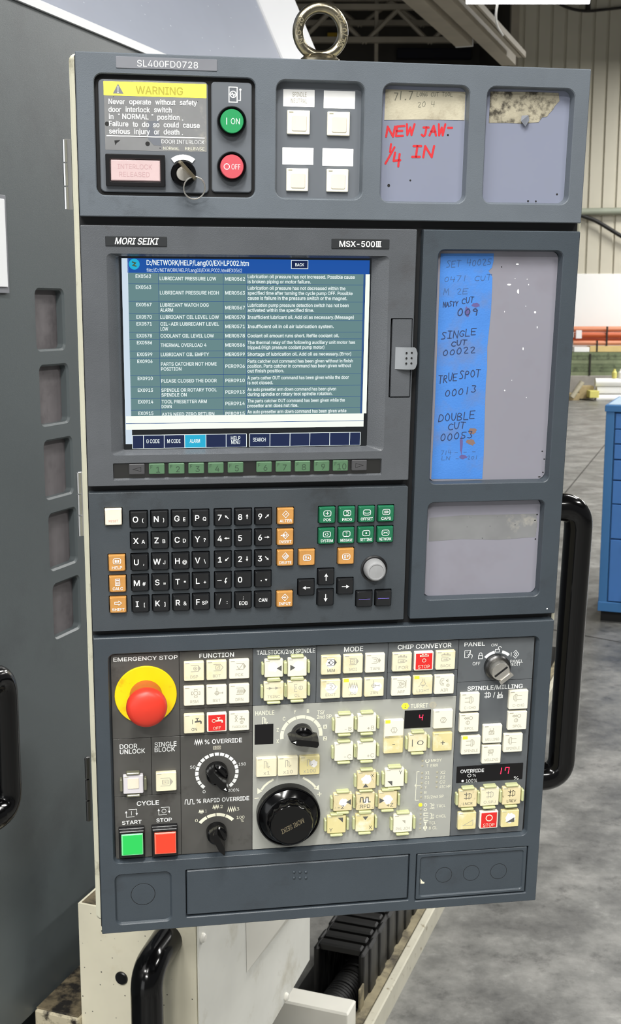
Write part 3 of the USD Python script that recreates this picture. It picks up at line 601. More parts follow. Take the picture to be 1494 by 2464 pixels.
# ------------------------------------------------------------------ display
sx0, sx1, sy0, sy1 = scr[0] - scr[2] / 2, scr[0] + scr[2] / 2, scr[1] - scr[3] / 2, scr[1] + scr[3] / 2
SZ = -0.0105
scn = Thing('screen', 'lit screen with a table of alarm messages', parent=con)
obj('glass', slab(scr[0], scr[1], scr[2] + 0.004, scr[3] + 0.003, -0.014, SZ, r=0.0005, c=0.0001), 'screen_black', scn, smooth=False)
def srect(name, m, x0, x1, y0, y1, k=1):
    obj(name, Ink().rect(x0, x1, y0, y1).mesh(SZ + 0.00005 * k), m, scn, smooth=False)
def sx(z, x, y): return z.p(x, y, SZ)[0]
def sy(z, x, y): return z.p(x, y, SZ)[1]
yt_h, yb_h = sy(zC, 700, 285), sy(zC, 700, 406)
tx0, tx1 = sx(zC, 420, 900), sx(zD, 1010, 900)
cx1, cx2, cx3 = sx(zC, 672, 900), sx(zC, 1207, 900), sx(zC, 1402, 900)
y_end = sy(zE, 700, 412)
bx1 = sx(zD, 1066, 600)
srect('border_glow', 'screen_glow', sx0 + .0006, tx0 + .0006, sy(zE, 40, 585), yt_h)
srect('title_bar', 'screen_blue', sx(zC, 405, 350), bx1, yb_h, yt_h)
srect('table_ground', 'screen_teal', tx0, tx1, y_end, yb_h)
srect('scroll_bar', 'screen_white', sx(zD, 1032, 700), sx(zD, 1068, 700), y_end, yb_h)
srect('table_edge', 'screen_line', tx1, sx(zD, 1030, 700), y_end, yb_h)
srect('status_band', 'screen_white', sx0 + .0012, sx(zE, 1432, 450), sy(zE, 700, 491), y_end)
ROWS = [497, 643, 745, 803, 902, 960, 1058]
yl = [yb_h] + [sy(zC, 690, y) for y in ROWS] + [sy(zE, 420, y) for y in (76, 176, 245, 313, 381)] + [y_end]
ink = Ink()
lw = 0.00035
for y in yl[1:-1]: ink.rect(tx0, tx1, y - lw / 2, y + lw / 2)
for x in (cx1, cx2, cx3): ink.rect(x - lw / 2, x + lw / 2, y_end, yb_h)
ink.rect(sx0 + .0012, sx(zE, 1432, 450), sy(zE, 700, 457), sy(zE, 700, 454))
obj('table_lines', ink.mesh(SZ + 0.0001), 'screen_line', scn, smooth=False)
ink = Ink()
TBL = [('EX0562', ['LUBRICANT PRESSURE LOW'], 'MER0562', ['Lubrication oil pressure has not increased. Possible cause', 'is broken piping or motor failure.']),
       ('EX0563', ['LUBRICANT PRESSURE HIGH'], 'MER0563', ['Lubrication oil pressure has not decreased within the', 'specified time after turning the cycle pump OFF. Possible', 'cause is failure in the pressure switch or the magnet.']),
       ('EX0567', ['LUBRICANT WATCH DOG', 'ALARM'], 'MER0567', ['Lubrication pump pressure detection switch has not been', 'activated within the specified time.']),
       ('EX0570', ['LUBRICANT OIL LEVEL LOW'], 'MER0570', ['Insufficient lubricant oil. Add oil as necessary.(Message)']),
       ('EX0571', ['OIL-AIR LUBRICANT LEVEL', 'LOW'], 'MER0571', ['Insufficient oil in oil air lubrication system.']),
       ('EX0578', ['COOLANT OIL LEVEL LOW'], 'MER0578', ['Coolant oil amount runs short. Refile coolant oil.']),
       ('EX0586', ['THERMAL OVERLOAD 4'], 'MER0586', ['The thermal relay of the following auxiliary unit motor has', 'tripped.(High pressure coolant pump motor)']),
       ('EX0599', ['LUBRICANT OIL EMPTY'], 'MER0599', ['Shortage of lubrication oil. Add oil as necessary.(Error)']),
       ('EX0906', ['PARTS CATCHER NOT HOME', 'POSITION'], 'PER0906', ['Parts catcher out command has been given without in finish', 'position. Parts catcher in command has been given without', 'out finish position.']),
       ('EX0910', ['PLEASE CLOSED THE DOOR'], 'PER0910', ['A parts cather OUT command has been given while the door', 'is not closed.']),
       ('EX0913', ['SPINDLE OR ROTARY TOOL', 'SPINDLE ON'], 'PER0913', ['An auto presetter arm down command has been given', 'during spindle or rotary tool spindle rotation.']),
       ('EX0914', ['TOOL PRESETTER ARM', 'DOWN'], 'PER0914', ['The parts catcher OUT command has been given while the', 'presetter arm does not rise.']),
       ('EX0915', ['AXIS NEED ZERO RETURN'], 'PER0915', ['An auto presetter arm down command has been given while'])]
CH, LH = 0.0030, 0.00452
WD = (cx3 - tx0)
for i, (a, b, c, d) in enumerate(TBL):
    y1, y0 = yl[i], yl[i + 1]
    if i == len(TBL) - 1: y0 = y1 - 0.0052
    ym = (y0 + y1) / 2
    w = 0.0138
    ink.text(a, (tx0 + cx1) / 2, y1 - 0.0030, CH, w, bold=True)
    for j, t in enumerate(b): ink.text(t, cx1 + .0010, ym + LH * ((len(b) - 1) / 2 - j) - (0.0015 if i == 12 else 0), CH, None if i > 99 else 0.00232 * len(t), bold=True, anchor='l')
    ink.text(c, (cx2 + cx3) / 2, ym - (0.0015 if i == 12 else 0), CH, (cx3 - cx2) * .84, bold=True)
    for j, t in enumerate(d): ink.text(t, cx3 + .0008, ym + LH * ((len(d) - 1) / 2 - j), CH * .98, 0.001715 * len(t), bold=True, anchor='l')
zC.t(ink, 'D:/NETWORK/HELP/Lang00/EXHLP002.htm', 565, 1420, 318, 42, SZ, y2=326, bold=True)
zC.t(ink, 'file://D:/NETWORK/HELP/Lang00/EXHLP002.htm#EX0562', 565, 1362, 380, 30, SZ, y2=386, bold=False)
zD.t(ink, 'BACK', 452, 526, 268, 24, SZ, bold=True)
q = zD.r(420, 558, 232, 300, SZ); ink.line([(q[0] + a * q[2] / 2, q[1] + b * q[3] / 2) for a, b in ((1, 1), (-1, 1), (-1, -1), (1, -1))], .0006, True)
obj('table_text', ink.mesh(SZ + 0.00016), 'screen_text', scn, smooth=False)
srect('back_button', 'screen_navy', q[0] - q[2] / 2, q[0] + q[2] / 2, q[1] - q[3] / 2, q[1] + q[3] / 2, 2)
# globe sign at the left of the title bar
g = zC.p(462, 332, SZ); gi = Ink().disc(g[0], g[1], .0048); obj('globe_sign', gi.mesh(SZ + .0001), 'screen_cyan', scn, smooth=False)
gi = Ink(); gi.line([(g[0] - .002, g[1] + .002), (g[0] + .001, g[1] + .001), (g[0] - .001, g[1] - .001), (g[0] + .002, g[1] - .002)], .0012); obj('globe_arrow', gi.mesh(SZ + .00014), 'softkey_green', scn, smooth=False)
# soft key labels
bt, bb = sy(zE, 700, 524), sy(zE, 700, 601)
xs = [70, 135, 257, 378, 503, 622, 742], [760, 880, 998, 1115, 1232, 1350, 1412]
for gx in xs:
    X = [sx(zE, x, 560) for x in gx]
    srect('softkey_band', 'screen_navy', X[0], X[-1], bb, bt)
srect('alarm_label_ground', 'screen_cyan', sx(zE, 378, 560), sx(zE, 503, 560), bb, bt, 2)
ink = Ink()
for gx in xs:
    for x in gx: X = sx(zE, x, 560); ink.rect(X - .0003, X + .0003, bb, bt)
    ink.rect(sx(zE, gx[0], 560), sx(zE, gx[-1], 560), bt - .0003, bt + .0003); ink.rect(sx(zE, gx[0], 560), sx(zE, gx[-1], 560), bb - .0002, bb + .0002)
for t, l, r, y in (('G CODE', 152, 230, 567), ('M CODE', 275, 353, 566), ('ALARM', 407, 468, 565), ('HELP', 650, 706, 549), ('MENU', 652, 704, 572), ('SEARCH', 780, 855, 558)): zE.t(ink, t, l, r, y, 22, SZ, bold=True)
zE.t(ink, 'Done', 55, 85, 440, 9, SZ)
obj('softkey_labels', ink.mesh(SZ + 0.0002), 'screen_text', scn, smooth=False)

# badges on the bezel
def badge(q, label, z=0.0008): return obj('name_badge', slab(*q, -0.0005, z, r=0.0006, c=0.0003), 'badge_dark', con, label)
b = badge(zC.r(220, 735, 100, 182), 'dark badge lettered MORI SEIKI'); ink = Ink(); zC.t(ink, 'MORI SEIKI', 298, 657, 140, 54, .001, bold=True, slant=.22); obj('lettering', ink.mesh(.00082), 'white_ink', b, smooth=False)
b = badge(zD.r(755, 1238, 52, 134), 'dark badge lettered MSX-500III'); ink = Ink(); zD.t(ink, 'MSX-500', 822, 1120, 94, 46, .001, bold=True)
for x in (1134, 1148, 1162):
    p0, p1 = zD.p(x - 4.5, 117, .001), zD.p(x + 4.5, 72, .001); ink.rect(p0[0], p1[0], p0[1], p1[1])
for y in (73, 117): p0, p1 = zD.p(1128, y + 3, .001), zD.p(1172, y - 3, .001); ink.rect(p0[0], p1[0], p0[1], p1[1])
obj('lettering', ink.mesh(.00082), 'white_ink', b, smooth=False)
# soft keys
SKX = [(50, 143), (167, 260), (283, 377), (400, 493), (516, 608), (632, 724), (801, 892), (915, 1005), (1028, 1118), (1141, 1231), (1252, 1341), (1363, 1452)]
for i, (l, r) in enumerate(SKX):
    yc = 733 - (l - 50) * 0.0177; q = zE.r(l, r, yc - 31, yc + 31, .001)
    g = i not in (0, 11)
    k = obj('soft_key', slab(*q, -0.004, 0.0012, r=0.0009, c=0.0006), 'softkey_green' if g else 'softkey_grey', con, ('green soft key F%d' % i) if g else ('grey soft key with a hollow triangle'))
    ink = Ink()
    if g: ink.text('F', q[0] - q[2] * .33, q[1] + q[3] * .20, q[3] * .32); ink.text(str(i), q[0] + q[2] * .08, q[1] - q[3] * .06, q[3] * .55)
    else:
        s = 1 if i else -1; ink.line([(q[0] - s * q[2] * .25, q[1] + q[3] * .2), (q[0] + s * q[2] * .25, q[1]), (q[0] - s * q[2] * .25, q[1] - q[3] * .2)], .0003, True)
    obj('legend', ink.mesh(.00122), 'softkey_ink' if g else 'black_gap', k, smooth=False)
# latch beside the screen
la = Thing('door_latch', 'grey latch with a perforated finger plate', parent=con)
obj('latch_plate', slab(lt[0] + .0008, lt[1], lt[2] - .0022, lt[3] - .0012, -0.006, -0.0004, r=0.0006, c=0.0008), 'bezel_paint', la)
h = Z(920, 750, 11.2); hw = .004
a0 = h.p(372, 1255, hw); a1 = h.p(950, 1255, hw); yt, yb = h.p(640, 965, hw)[1], h.p(640, 1560, hw)[1]
holes = [h.p(x, y, hw) for x, y in ((650, 1112), (790, 1108), (645, 1255), (783, 1252), (640, 1395), (777, 1392))]
n = 14; L = []
for s in np.linspace(0, 1, n):                                # a curled plate, its end rounded
    x = a0[0] + (a1[0] - a0[0]) * s; zt = -.0004 + .0046 * math.sin(min(1, s * 1.5) * math.pi / 2) - .0016 * max(0, s - .7) / .3
    k = 1 if s < .86 else math.cos((s - .86) / .14 * 1.05); ym = (yt + yb) / 2; hh = (yt - yb) / 2 * max(k, .45)
    L.append((x, ym - hh, ym + hh, zt))
V, F = [], []
for x, y0, y1, zt in L: V += [(x, y0, zt), (x, y1, zt), (x, y0, zt - .0012 if x > a0[0] + .002 else -.0004), (x, y1, zt - .0012 if x > a0[0] + .002 else -.0004)]
for i in range(n - 1):
    a = 4 * i; b = a + 4; F += [(a, b, b + 1), (a, b + 1, a + 1), (a, a + 2, b + 2), (a, b + 2, b), (a + 1, b + 1, b + 3), (a + 1, b + 3, a + 3)]
a = 4 * (n - 1); F += [(a, a + 2, a + 3), (a, a + 3, a + 1)]
pl = obj('finger_plate', (np.array(V), np.array(F)), 'latch_grey', la, smooth=40)
ink = Ink(); [ink.disc(p[0], p[1], .00095) for p in holes]
obj('grip_hole', ink.mesh(.0043), 'black_gap', pl, smooth=False)

# ------------------------------------------------------------------ upper panel
np_ = zA.r(378, 1090, 86, 168)
b = obj('serial_plate', slab(*np_, -0.0005, 0.0006, r=0.0006, c=0.0002), 'plate_grey', con, 'grey name plate lettered SL400FD0728')
ink = Ink(); zA.t(ink, 'SL400FD0728', 527, 956, 130, 46, .001); obj('lettering', ink.mesh(.00062), 'white_ink', b, smooth=False)
# power and interlock insert
sp_ = Thing('switch_insert', 'insert with warning label, power buttons and interlock key switch', parent=con)
obj('tray', slab(r1[0], r1[1], r1[2] + .002, r1[3] + .002, -0.010, -0.0055, r=0.006, c=0.0003), 'black_gap', sp_, 'black recess around the insert')
i0 = zA.r(262, 1030, 245, 1036, -.003); i1 = zA.r(1052, 1335, 258, 1034, -.003)
obj('insert_plate', slab(*i0, -0.006, -0.0028, r=0.004, c=0.0008), 'recess_floor', sp_)
obj('insert_plate', slab(*i1, -0.006, -0.0028, r=0.003, c=0.0008), 'recess_floor', sp_)
WZ = -0.0027
wl = Thing('warning_label', 'grey warning label with a yellow head', parent=con)
q = zA.r(297, 1016, 250, 742, WZ); obj('label_sheet', slab(*q, -0.0029, WZ, r=0.0003, c=0.00005, n=1), 'label_grey', wl, smooth=False)
q = zA.r(290, 1016, 260, 360, WZ); obj('yellow_band', slab(*q, -0.0029, WZ + .00008, r=0.0003, c=0.00005, n=1), 'yellow_label', wl, smooth=False)
ink = Ink(); zW.t(ink, 'WARNING', 535, 1163, 155, 100, WZ, bold=True); obj('heading', ink.mesh(WZ + .0001), 'olive_ink', wl, smooth=False)
ink = Ink(); ink.poly([zW.p(230, 193, WZ), zW.p(372, 198, WZ), zW.p(298, 62, WZ)]); obj('hazard_triangle', ink.mesh(WZ + .0001), 'plate_grey', wl, smooth=False)
ink = Ink(); p0, p1 = zW.p(294, 160, WZ), zW.p(302, 95, WZ); ink.rect(p0[0], p1[0], p0[1], p1[1]); p = zW.p(298, 178, WZ); ink.disc(p[0], p[1], .0006); obj('hazard_mark', ink.mesh(WZ + .0002), 'white_ink', wl, smooth=False)
ink = Ink(); ink.poly([zW.p(*p, WZ) for p in ((690, 560), (850, 553), (835, 600), (745, 640), (850, 720), (878, 890), (770, 880), (700, 800), (680, 690), (705, 640))]); obj('worn_patch', ink.mesh(WZ + .00005), 'label_patch', wl, smooth=False)
ink = Ink()
for ln in ([('Never', 172, 388), ('operate', 448, 738), ('without', 795, 1062), ('safety', 1120, 1348)], [('door', 172, 340), ('interlock', 400, 722), ('switch', 778, 1012)], [('in', 176, 238), ('"', 300, 322), ('NORMAL', 355, 705), ('"', 745, 766), ('position', 822, 1117), ('.', 1152, 1164)],
           [('Failure', 178, 436), ('to', 495, 562), ('do', 617, 712), ('so', 765, 850), ('could', 905, 1107), ('cause', 1162, 1387)], [('serious', 178, 458), ('injury', 515, 722), ('or', 778, 850), ('death', 905, 1115), ('.', 1150, 1163)]):
    i = {'Never': 0, 'door': 1, 'in': 2, 'Failure': 3, 'serious': 4}[ln[0][0]]; y = (300, 405, 498, 595, 695)[i]
    for t, l, r in ln:
        w_ = r - l; dy = (20, 12, 22, 26, 18)[i] * (l - 172) / 1200
        if t == '.': p = zW.p(l + 6, y + dy + 32, WZ); ink.disc(p[0], p[1], .0005); continue
        if t == '"': [ink.disc(*zW.p(l + 6 + k, y + dy - 30, WZ), .0005) for k in (0, 9)]; continue
        zW.t(ink, t, l, r, y + dy, 66, WZ, bold=True)
p0, p1 = zW.p(145, 755, WZ), zW.p(1452, 788, WZ); ink.line([p0, p1], .0009)
zW.t(ink, 'DOOR INTERLOCK', 878, 1448, 838, 52, WZ); obj('label_text', ink.mesh(WZ + .00014), 'white_ink', wl, smooth=False)
ink = Ink(); zW.t(ink, 'NORMAL', 900, 1115, 925, 42, WZ); zW.t(ink, 'RELEASE', 1192, 1450, 930, 42, WZ); obj('position_text', ink.mesh(WZ + .00014), 'cream_ink', wl, smooth=False)
ink = Ink(); ink.disc(*zW.p(692, 862, WZ), .0019); ink.disc(*zW.p(152, 597, WZ), .0018); ink.poly([zW.p(*p, WZ) for p in ((250, 820), (330, 812), (300, 835), (280, 850), (262, 880))]); obj('hole', ink.mesh(WZ + .00012), 'speck_dark', wl, smooth=False)
# interlock lamp
il = Thing('interlock_lamp', 'pale pink interlock lamp in a black frame', parent=con)
q = zA.r(305, 725, 765, 993, .002); obj('frame', plate((q[0], q[1], q[2], q[3], .001), [(q[0], q[1], q[2] - .008, q[3] - .008, .001, .004, .0012)], .0015, .006, c=.0006), 'black_plastic', il)
q = zA.r(342, 690, 805, 955, 0); obj('lens', slab(q[0], q[1], q[2], q[3], -.0028, .0008, r=.0006, c=.0008), 'lamp_pink', il)
ink = Ink(); zA.t(ink, 'INTERLOCK', 390, 632, 852, 34, .001); zA.t(ink, 'RELEASED', 400, 615, 907, 34, .001); obj('lens_text', ink.mesh(.00082), 'pink_ghost', il, smooth=False)
# interlock key switch
ks = Thing('key_switch', 'interlock key switch with a white arc above it', parent=con)
c = zA.p(853, 902, 0); rk = abs(zA.p(942, 902, 0)[0] - c[0])
obj('ring', lathe([(rk, -.0020), (rk, .002), (rk * .92, .0032), (rk * .66, .0032), (rk * .60, .001)], *c), 'black_gloss', ks)
obj('cylinder', lathe([(rk * .58, -.002), (rk * .58, .0018), (rk * .54, .0024), (0, .0024)], *c), 'steel', ks)
ink = Ink(); ink.ring(c[0], c[1] - .001, rk * 1.36, rk * .40, 52, 128); obj('arc_mark', ink.mesh(-.0019), 'white_ink', ks, smooth=False)
# power buttons
for (x, y, m, t, lab) in ((1195, 533, 'power_green', ' ON', 'round green power ON button'), (1195, 853, 'power_red', 'OFF', 'round red power OFF button')):
    c = zA.p(x, y, .002); R = abs(zA.p(x + 104, y, .002)[0] - c[0])
    pb = Thing('power_button', lab, parent=con)
    obj('ring', lathe([(R, -.0020), (R, .002), (R * .95, .0038), (R * .87, .0038), (R * .82, .0015)], *c), 'black_gloss', pb)
    obj('cap', lathe([(R * .80, -.002), (R * .80, .0025), (R * .75, .0036), (0, .0036)], *c), m, pb)
    ink = Ink()
    if 'ON' == t.strip(): ink.rect(c[0] - R * .40, c[0] - R * .34, c[1] - R * .22, c[1] + R * .22); ink.text('ON', c[0] + R * .22, c[1], R * .38, R * .60)
    else: ink.ring(c[0] - R * .36, c[1], R * .18, R * .05); ink.text('OFF', c[0] + R * .26, c[1], R * .34, R * .60)
    obj('legend', ink.mesh(.00362), 'white_ink', pb, smooth=False)
ink = Ink(); c = zA.p(1207, 345, -.0020); icon(ink, 'power', c[0] + .001, c[1], .0062, .0009); obj('power_sign', ink.mesh(-.0027), 'white_ink', con, smooth=False)

# recess with four option buttons, and the two note windows
def floor_(q, m, name, label=None, z=FL, r=.007): return obj(name, slab(q[0], q[1], q[2] - .0016, q[3] - .0016, z - .0011, z, r=r, c=.0002), m, con, label)
floor_(r2, 'recess_floor', 'option_plate', 'grey plate of the four option buttons')
for i, (l, r, t, b) in enumerate(((77, 218, 141, 219), (259, 400, 147, 227), (73, 213, 402, 479), (253, 392, 406, 485))):
    q = zB.r(l, r, t, b, FL); s = obj('label_sticker', slab(*q, FL - .0001, FL + .0002, r=.0003, c=.00005, n=1), 'sticker_white', con, smooth=False)
    if i == 0:
        ink = Ink(); zB.t(ink, 'SPINDLE', 118, 182, 163, 20, FL); zB.t(ink, 'NEUTRAL', 112, 184, 192, 20, FL); obj('lettering', ink.mesh(FL + .00022), 'grey_ink', s, smooth=False)
for l, r, t, b in ((95, 198, 234, 342), (276, 377, 240, 349), (92, 190, 494, 598), (273, 370, 498, 602)):
    q = zB.r(l, r, t, b, FL + .0028); s = min(q[2], q[3])
    k = obj('option_button', slab(q[0], q[1], s, s, FL, FL + .0028, r=.0008, c=.0005), 'button_white', con, 'cream option button with a raised square')
    obj('raised_square', slab(q[0] + .0005, q[1] - .0008, s * .66, s * .66, FL + .0027, FL + .0034, r=.0015, c=.0004), 'key_cream', k)
    obj('indicator', slab(q[0] - s * .33, q[1] + s * .42, s * .18, s * .05, FL + .0027, FL + .0030, r=.0002, c=.0001, n=1), 'indicator_off', k)
nb1 = floor_(r3, 'note_lavender', 'note_board', 'pale lavender board in the recess with red writing')
nb2 = floor_(r4, 'note_lavender', 'note_board', 'bare lavender board at the right end of the upper panel')
# hand lettering
HW = {'A': [[(0, 0), (.5, 1), (1, 0)], [(.2, .4), (.85, .4)]], 'B': [[(0, 0), (0, 1), (.8, .85), (.7, .55), (0, .5), (.9, .35), (.8, .05), (0, 0)]], 'C': [[(1, .85), (.5, 1), (.1, .6), (.1, .25), (.5, 0), (1, .12)]], 'D': [[(0, 0), (.1, 1), (.7, .9), (1, .5), (.7, .1), (0, 0)]],
      'E': [[(.95, 1), (0, .95), (0, 0), (.9, .03)], [(0, .5), (.75, .52)]], 'G': [[(1, .85), (.5, 1), (.05, .6), (.1, .2), (.55, 0), (.95, .2), (.95, .45), (.55, .45)]], 'I': [[(.1, 1), (.9, 1)], [(.5, 1), (.5, 0)], [(.1, 0), (.9, 0)]], 'J': [[(.2, 1), (1, 1)], [(.65, 1), (.6, .2), (.35, 0), (.05, .2)]],
      'L': [[(.1, 1), (.05, 0), (.9, .03)]], 'N': [[(0, 0), (.05, 1), (.9, 0), (1, 1)]], 'O': [[(.5, 1), (.1, .75), (.05, .3), (.45, 0), (.9, .25), (.95, .7), (.5, 1)]], 'P': [[(.05, 0), (.1, 1), (.85, .9), (.8, .55), (.08, .5)]], 'R': [[(.05, 0), (.1, 1), (.85, .9), (.8, .55), (.08, .5), (.95, 0)]],
      'S': [[(.95, .9), (.4, 1), (.1, .75), (.8, .4), (.7, .08), (.05, .05)]], 'T': [[(0, 1), (1, .97)], [(.5, 1), (.45, 0)]], 'U': [[(.05, 1), (.1, .2), (.45, 0), (.85, .2), (.95, 1)]], 'W': [[(0, 1), (.2, 0), (.5, .7), (.75, 0), (1, 1)]], 'Y': [[(0, 1), (.5, .5), (1, 1)], [(.5, .5), (.4, 0)]], 'M': [[(0, 0), (.15, 1), (.5, .3), (.85, 1), (1, 0)]],
      '0': [[(.5, .95), (.08, .6), (.2, .05), (.7, .05), (.95, .5), (.7, .95), (.4, .92)]], '1': [[(.5, 1), (.45, 0)]], '2': [[(.1, .8), (.5, 1), (.9, .75), (.1, 0), (.95, .05)]], '3': [[(.1, .95), (.9, .95), (.45, .55), (.9, .3), (.5, 0), (.05, .1)]], '4': [[(.15, 1), (.05, .4), (.95, .45)], [(.8, .9), (.75, 0)]], '5': [[(.95, 1), (.2, 1), (.15, .55), (.8, .5), (.8, .1), (.05, .05)]], '7': [[(.05, 1), (.95, 1), (.35, 0)]],
      '/': [[(.9, 1), (.1, 0)]], '.': [[(.4, 0), (.6, .06)]], "'": [[(.5, 1), (.4, .75)]], '-': [[(.1, .5), (.9, .5)]], 'Z': [[(0, 1), (.9, 1), (0, 0), (.95, 0)]], 'H': [[(.05, 1), (.05, 0)], [(.95, 1), (.95, 0)], [(.05, .5), (.95, .5)]], '8': [[(.5, .5), (.1, .75), (.5, 1), (.9, .75), (.1, .25), (.5, 0), (.9, .25), (.5, .5)]], '9': [[(.9, .7), (.5, .5), (.1, .75), (.5, 1), (.9, .75), (.8, 0)]]}
rnd = random.Random(3)
def hand(ink, z, txt, x0, x1, yb0, yb1, h, wd, w=FL, lean=.12):
    """hand lettering from x0 to x1 on a baseline from yb0 to yb1 (the crop's pixels)"""
    n = len(txt); st = (x1 - x0) / n
    for i, ch in enumerate(txt):
        if ch == ' ': continue
        hh = h * rnd.uniform(.88, 1.08); dy = rnd.uniform(-.06, .06) * h
        for s in HW[ch]:
            pts = []
            if ch in 'BCDGJOPRSU0235689' and len(s) > 3:          # round letters: corner cutting
                for _ in range(2):
                    q = [s[0]]
                    for (ax_, ay_), (bx_, by_) in zip(s[:-1], s[1:]): q += [(ax_ * .75 + bx_ * .25, ay_ * .75 + by_ * .25), (ax_ * .25 + bx_ * .75, ay_ * .25 + by_ * .75)]
                    s = q + [s[-1]]
            for x, y in s: pts.append(z.p(x0 + st * (i + .08 + .78 * x + lean * y), yb0 + (yb1 - yb0) * i / n - hh * y + dy, w))
            ink.line(pts, wd, round_=True)
ink = Ink(); hand(ink, zB, 'NEW', 536, 668, 352, 345, 48, .0019); hand(ink, zB, 'JAW', 694, 806, 350, 345, 46, .0019); hand(ink, zB, '-', 812, 840, 334, 334, 40, .002)
hand(ink, zB, '1', 546, 572, 422, 422, 34, .0019); hand(ink, zB, '/', 528, 582, 470, 470, 72, .0019); hand(ink, zB, '4', 566, 608, 484, 484, 62, .0020); hand(ink, zB, 'IN', 648, 756, 446, 442, 48, .0020)
obj('red_writing', ink.mesh(FL + .0001), 'red_ink', nb1, smooth=False)
ink = Ink(); ink.disc(*zB.p(551, 572, FL), .0013); ink.disc(*zB.p(817, 345, FL), .0009); ink.disc(*zB.p(648, 549, FL), .0008); obj('dark_speck', ink.mesh(FL + .0001), 'speck_dark', nb1, smooth=False)
ink = Ink(); ink.disc(*zB.p(1307, 612, FL), .0009); ink.disc(*zB.p(1177, 642, FL), .0009); ink.disc(*zB.p(1212, 643, FL), .0008); obj('dark_speck', ink.mesh(FL + .0001), 'speck_dark', nb2, smooth=False)

# ------------------------------------------------------------------ right-hand note panel
w1 = zF.r(219, 1215, 212, 2112); w2 = zP.r(1026, 1304, 1207, 1439)
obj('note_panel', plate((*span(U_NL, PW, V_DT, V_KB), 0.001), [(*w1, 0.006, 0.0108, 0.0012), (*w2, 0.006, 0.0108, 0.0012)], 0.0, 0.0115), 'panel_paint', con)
nb3 = floor_(w1, 'note_board', 'note_board', 'tall grey board with paint specks beside the screen')
nb4 = floor_(w2, 'note_board', 'note_board', 'small grey board below the tall one')
ink = Ink()
for x, y, a, b in ((898, 325, 14, 8), (832, 492, 17, 8), (904, 548, 9, 20), (1043, 718, 10, 11), (1060, 840, 4, 12), (945, 1016, 6, 13), (795, 1357, 6, 8), (967, 668, 4, 4), (990, 492, 4, 7), (978, 447, 4, 4), (793, 712, 3, 8), (853, 1273, 3, 4), (972, 1414, 4, 4), (880, 443, 3, 3)):
    ink.poly([zF.p(x + a * math.cos(t) * rnd.uniform(.8, 1.1), y + b * math.sin(t) * rnd.uniform(.8, 1.1), FL) for t in np.linspace(0, 6.28, 11)[:-1]])
obj('paint_speck', ink.mesh(FL + .0001), 'paint_chip', nb3, smooth=False)
ink = Ink()
for x, y, a, b in ((1102, 1853, 7, 5), (1118, 1917, 8, 4), (1107, 2025, 6, 5), (770, 347, 5, 5), (1078, 2062, 12, 5)): ink.poly([zF.p(x + a * math.cos(t), y + b * math.sin(t), FL) for t in np.linspace(0, 6.28, 9)[:-1]])
obj('dark_speck', ink.mesh(FL + .0001), 'speck_dark', nb3, smooth=False)
for z_b, m in (((1272, 1300), 'tape_worn'),):
    q = zP.r(1030, 1296, 1238, 1302, FL)
    ink = Ink(); ink.poly([zP.p(*p, FL) for p in ((1033, 1246), (1110, 1240), (1290, 1236), (1293, 1262), (1288, 1292), (1200, 1299), (1110, 1297), (1031, 1303))]); obj('tape_residue', ink.mesh(FL + .00005), 'label_grey', nb4, 'band of old tape glue', smooth=False)
ink = Ink()
for x, y in ((1292, 1238), (1297, 1290), (1287, 1252), (1288, 1297)): ink.disc(*zP.p(x, y, FL), .0008)
obj('dark_speck', ink.mesh(FL + .0001), 'speck_dark', nb4, smooth=False)
# white screw dot at its lower right corner
ink = Ink(); ink.disc(*zP.p(1316.2, 1464.6, 0), .0008); obj('paint_speck', ink.mesh(.00002), 'paint_chip', con, smooth=False)

# tapes: things of their own, stuck on the boards
def sheet(pts, z0, z1): return extr(np.array(pts), z0, z1)
tb = Thing('masking_tape', 'blue masking tape strip with handwritten cut numbers on tall board', 'tape', o=CO, A=CA)
edge = [(705, 237), (703, 300), (690, 352), (662, 380), (694, 430), (690, 560), (683, 700), (668, 850), (652, 1000), (650, 1180), (640, 1300), (633, 1500), (628, 1700), (622, 1900), (611, 2078)]
pts = [zF.p(*p, FL) for p in [(272, 238), (248, 900), (224, 1500), (195, 2080)]] + [zF.p(*p, FL) for p in edge[::-1]]
obj('strip', sheet(pts, FL, FL + .0003), 'tape_blue', tb, smooth=False)
TZ = FL + .0003
ink = Ink()
hand(ink, zF, 'NASTY', 290, 415, 680, 660, 42, .0008, TZ); hand(ink, zF, 'CUT', 440, 545, 648, 636, 44, .0008, TZ)
hand(ink, zF, 'SINGLE', 272, 566, 940, 898, 58, .0009, TZ); hand(ink, zF, 'CUT', 352, 488, 996, 978, 42, .0010, TZ); hand(ink, zF, '00022', 282, 560, 1074, 1044, 52, .0009, TZ)
hand(ink, zF, 'TRUE', 250, 410, 1300, 1268, 64, .0009, TZ); hand(ink, zF, 'SPOT', 420, 600, 1264, 1240, 66, .0009, TZ); hand(ink, zF, '00013', 300, 570, 1408, 1366, 58, .0009, TZ)
hand(ink, zF, 'DOUBLE', 250, 556, 1616, 1580, 66, .0009, TZ); hand(ink, zF, 'CUT', 325, 478, 1678, 1660, 54, .0009, TZ); hand(ink, zF, '00053', 262, 540, 1770, 1736, 58, .0009, TZ); hand(ink, zF, '009', 400, 580, 750, 735, 60, .0011, TZ)
obj('pen_writing', ink.mesh(TZ), 'marker_ink', tb, smooth=False)
ink = Ink(); hand(ink, zF, 'SET 40025', 315, 690, 350, 330, 56, .0007, TZ); hand(ink, zF, '0471 CUT', 295, 690, 470, 455, 44, .0007, TZ); hand(ink, zF, 'M 2E', 290, 500, 575, 565, 48, .0007, TZ)
